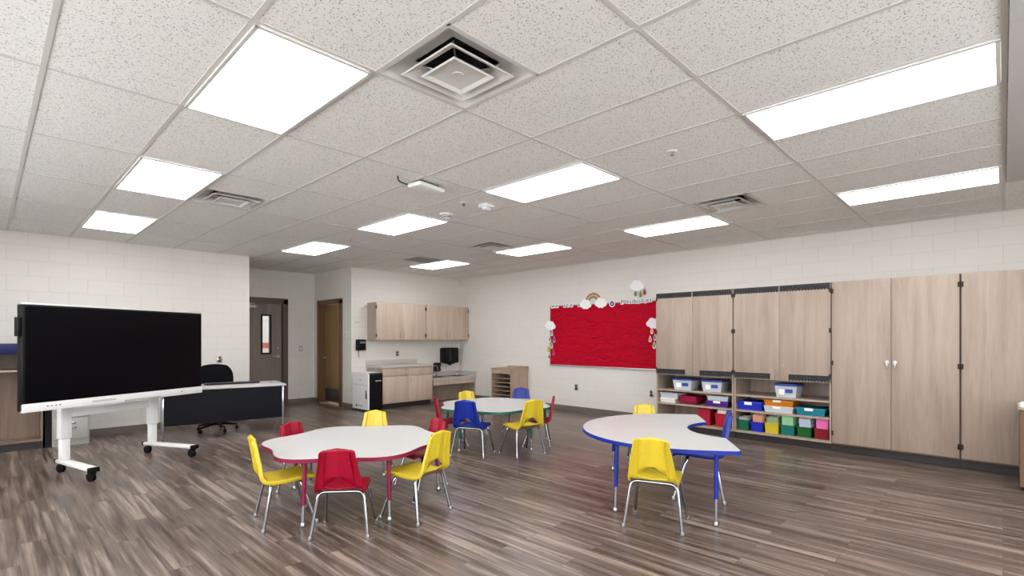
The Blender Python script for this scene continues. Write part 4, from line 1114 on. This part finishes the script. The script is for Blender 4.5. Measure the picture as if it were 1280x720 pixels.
for j in range(nu):
    m.bm.faces.new((Fr[0][j], Bk[0][j], Bk[0][j+1], Fr[0][j+1])); m.bm.faces.new((Fr[nv][j], Fr[nv][j+1], Bk[nv][j+1], Bk[nv][j]))
m.build('backrest', fab, t)
MB().tube(bend([(-.05, 0, .40), (-.30, 0, .40), (-.335, 0, .62)], .08), .018, 10).build('back_support', BLACKP, t)

# ------------------------------------------------------------------ left wall furniture
t = thing('open_cabinet', (-.05, 9.2, 0), 'wooden open-front cabinet with navy blue top edge behind the screen', 'cabinet')
ox0, ox1, oy0, oy1 = -.62, .515, 8.90, YL-.014
m = MB().box(ox1-.02, ox1, oy0, oy1, .10, 1.205).box(ox0, ox0+.02, oy0, oy1, .10, 1.205).box(ox0+.02, ox1-.02, oy1-.015, oy1, .10, 1.205).box(ox0+.02, ox1-.02, oy0, oy1-.015, .10, .125)
m.build('carcass', 'shaded cabinet brown', t, world=True, smooth=False)
MB().box(ox0+.021, ox1-.021, oy0+.25, oy1-.016, .126, .98).build('lower_panel', 'shaded cabinet brown', t, world=True, smooth=False)
MB().box(ox0+.021, ox1-.021, oy0+.005, oy1-.016, .985, 1.005).build('shelf', 'maple laminate warm', t, world=True, smooth=False)
MB().box(ox0-.01, ox1+.01, oy0-.012, oy1, 1.206, 1.335, .003).build('blue_top', NAVYB, t, world=True)
MB().box(ox0+.02, ox1, oy0+.05, oy1, 0, .099).build('toe_kick', TOEK, t, world=True, smooth=False)
o = MB().box(.535, .590, 8.93, YL-.014, 0, 1.20).build('gap_shade_panel', BLACKP, smooth=False)  # black panel put in as the shade of the gap
tag(o, 'narrow black upright panel standing in for shade between the open cabinet and grey file drawers', 'panel')
t = thing('file_cabinet', (.785, 9.15, 0), 'small putty grey metal file cabinet under the display', 'file cabinet')
fx0, fx1 = .60, .968
MB().box(fx0, fx1, 8.902, 9.44, .0, .70, .004).build('body', GREYM, t, world=True)
for z0, z1 in ((.085, .36), (.37, .66)):
    d = MB().box(fx0+.02, fx1-.02, 8.885, 8.9015, z0, z1, .003).build('drawer', mat('putty metal light', (176, 173, 168), .4), t, world=True)
    xm = (fx0+fx1)/2
    MB().box(xm-.05, xm+.05, 8.862, 8.8845, z1-.135, z1-.115, .004).build('handle', CHROME, d, world=True)
    MB().box(xm-.045, xm+.045, 8.878, 8.8845, z1-.08, z1-.05, .002).build('label_holder', CHROME, d, world=True)
    if z0 > .3: MB().cyl((fx1-.06, 8.8845, z1-.04), (fx1-.06, 8.878, z1-.04), .009).build('lock', CHROME, d, world=True)

# ------------------------------------------------------------------ camera, world, view
cam = bpy.data.cameras.new('camera'); co = bpy.data.objects.new('camera', cam); COL.objects.link(co)
F_, CX_, CY_, YAW = 635.8, 657.6, 423.05, .7533
cam.sensor_fit = 'HORIZONTAL'; cam.sensor_width = 36; cam.lens = 36*F_/1280
cam.shift_x = (640-CX_)/1280; cam.shift_y = (CY_-360)/1280
cam.clip_start = .05; cam.clip_end = 60
co.location = (0, 0, 1.40); co.rotation_euler = (PI/2, 0, YAW-PI/2)
S.camera = co
wd = bpy.data.worlds.new('world'); S.world = wd; wd.use_nodes = True
wd.node_tree.nodes['Background'].inputs[0].default_value = (.95, .975, 1, 1); wd.node_tree.nodes['Background'].inputs[1].default_value = 8.2
vs = S.view_settings; vs.view_transform = 'Standard'; vs.look = 'None'; vs.gamma = 1; vs.exposure = .12; vs.use_curve_mapping = False
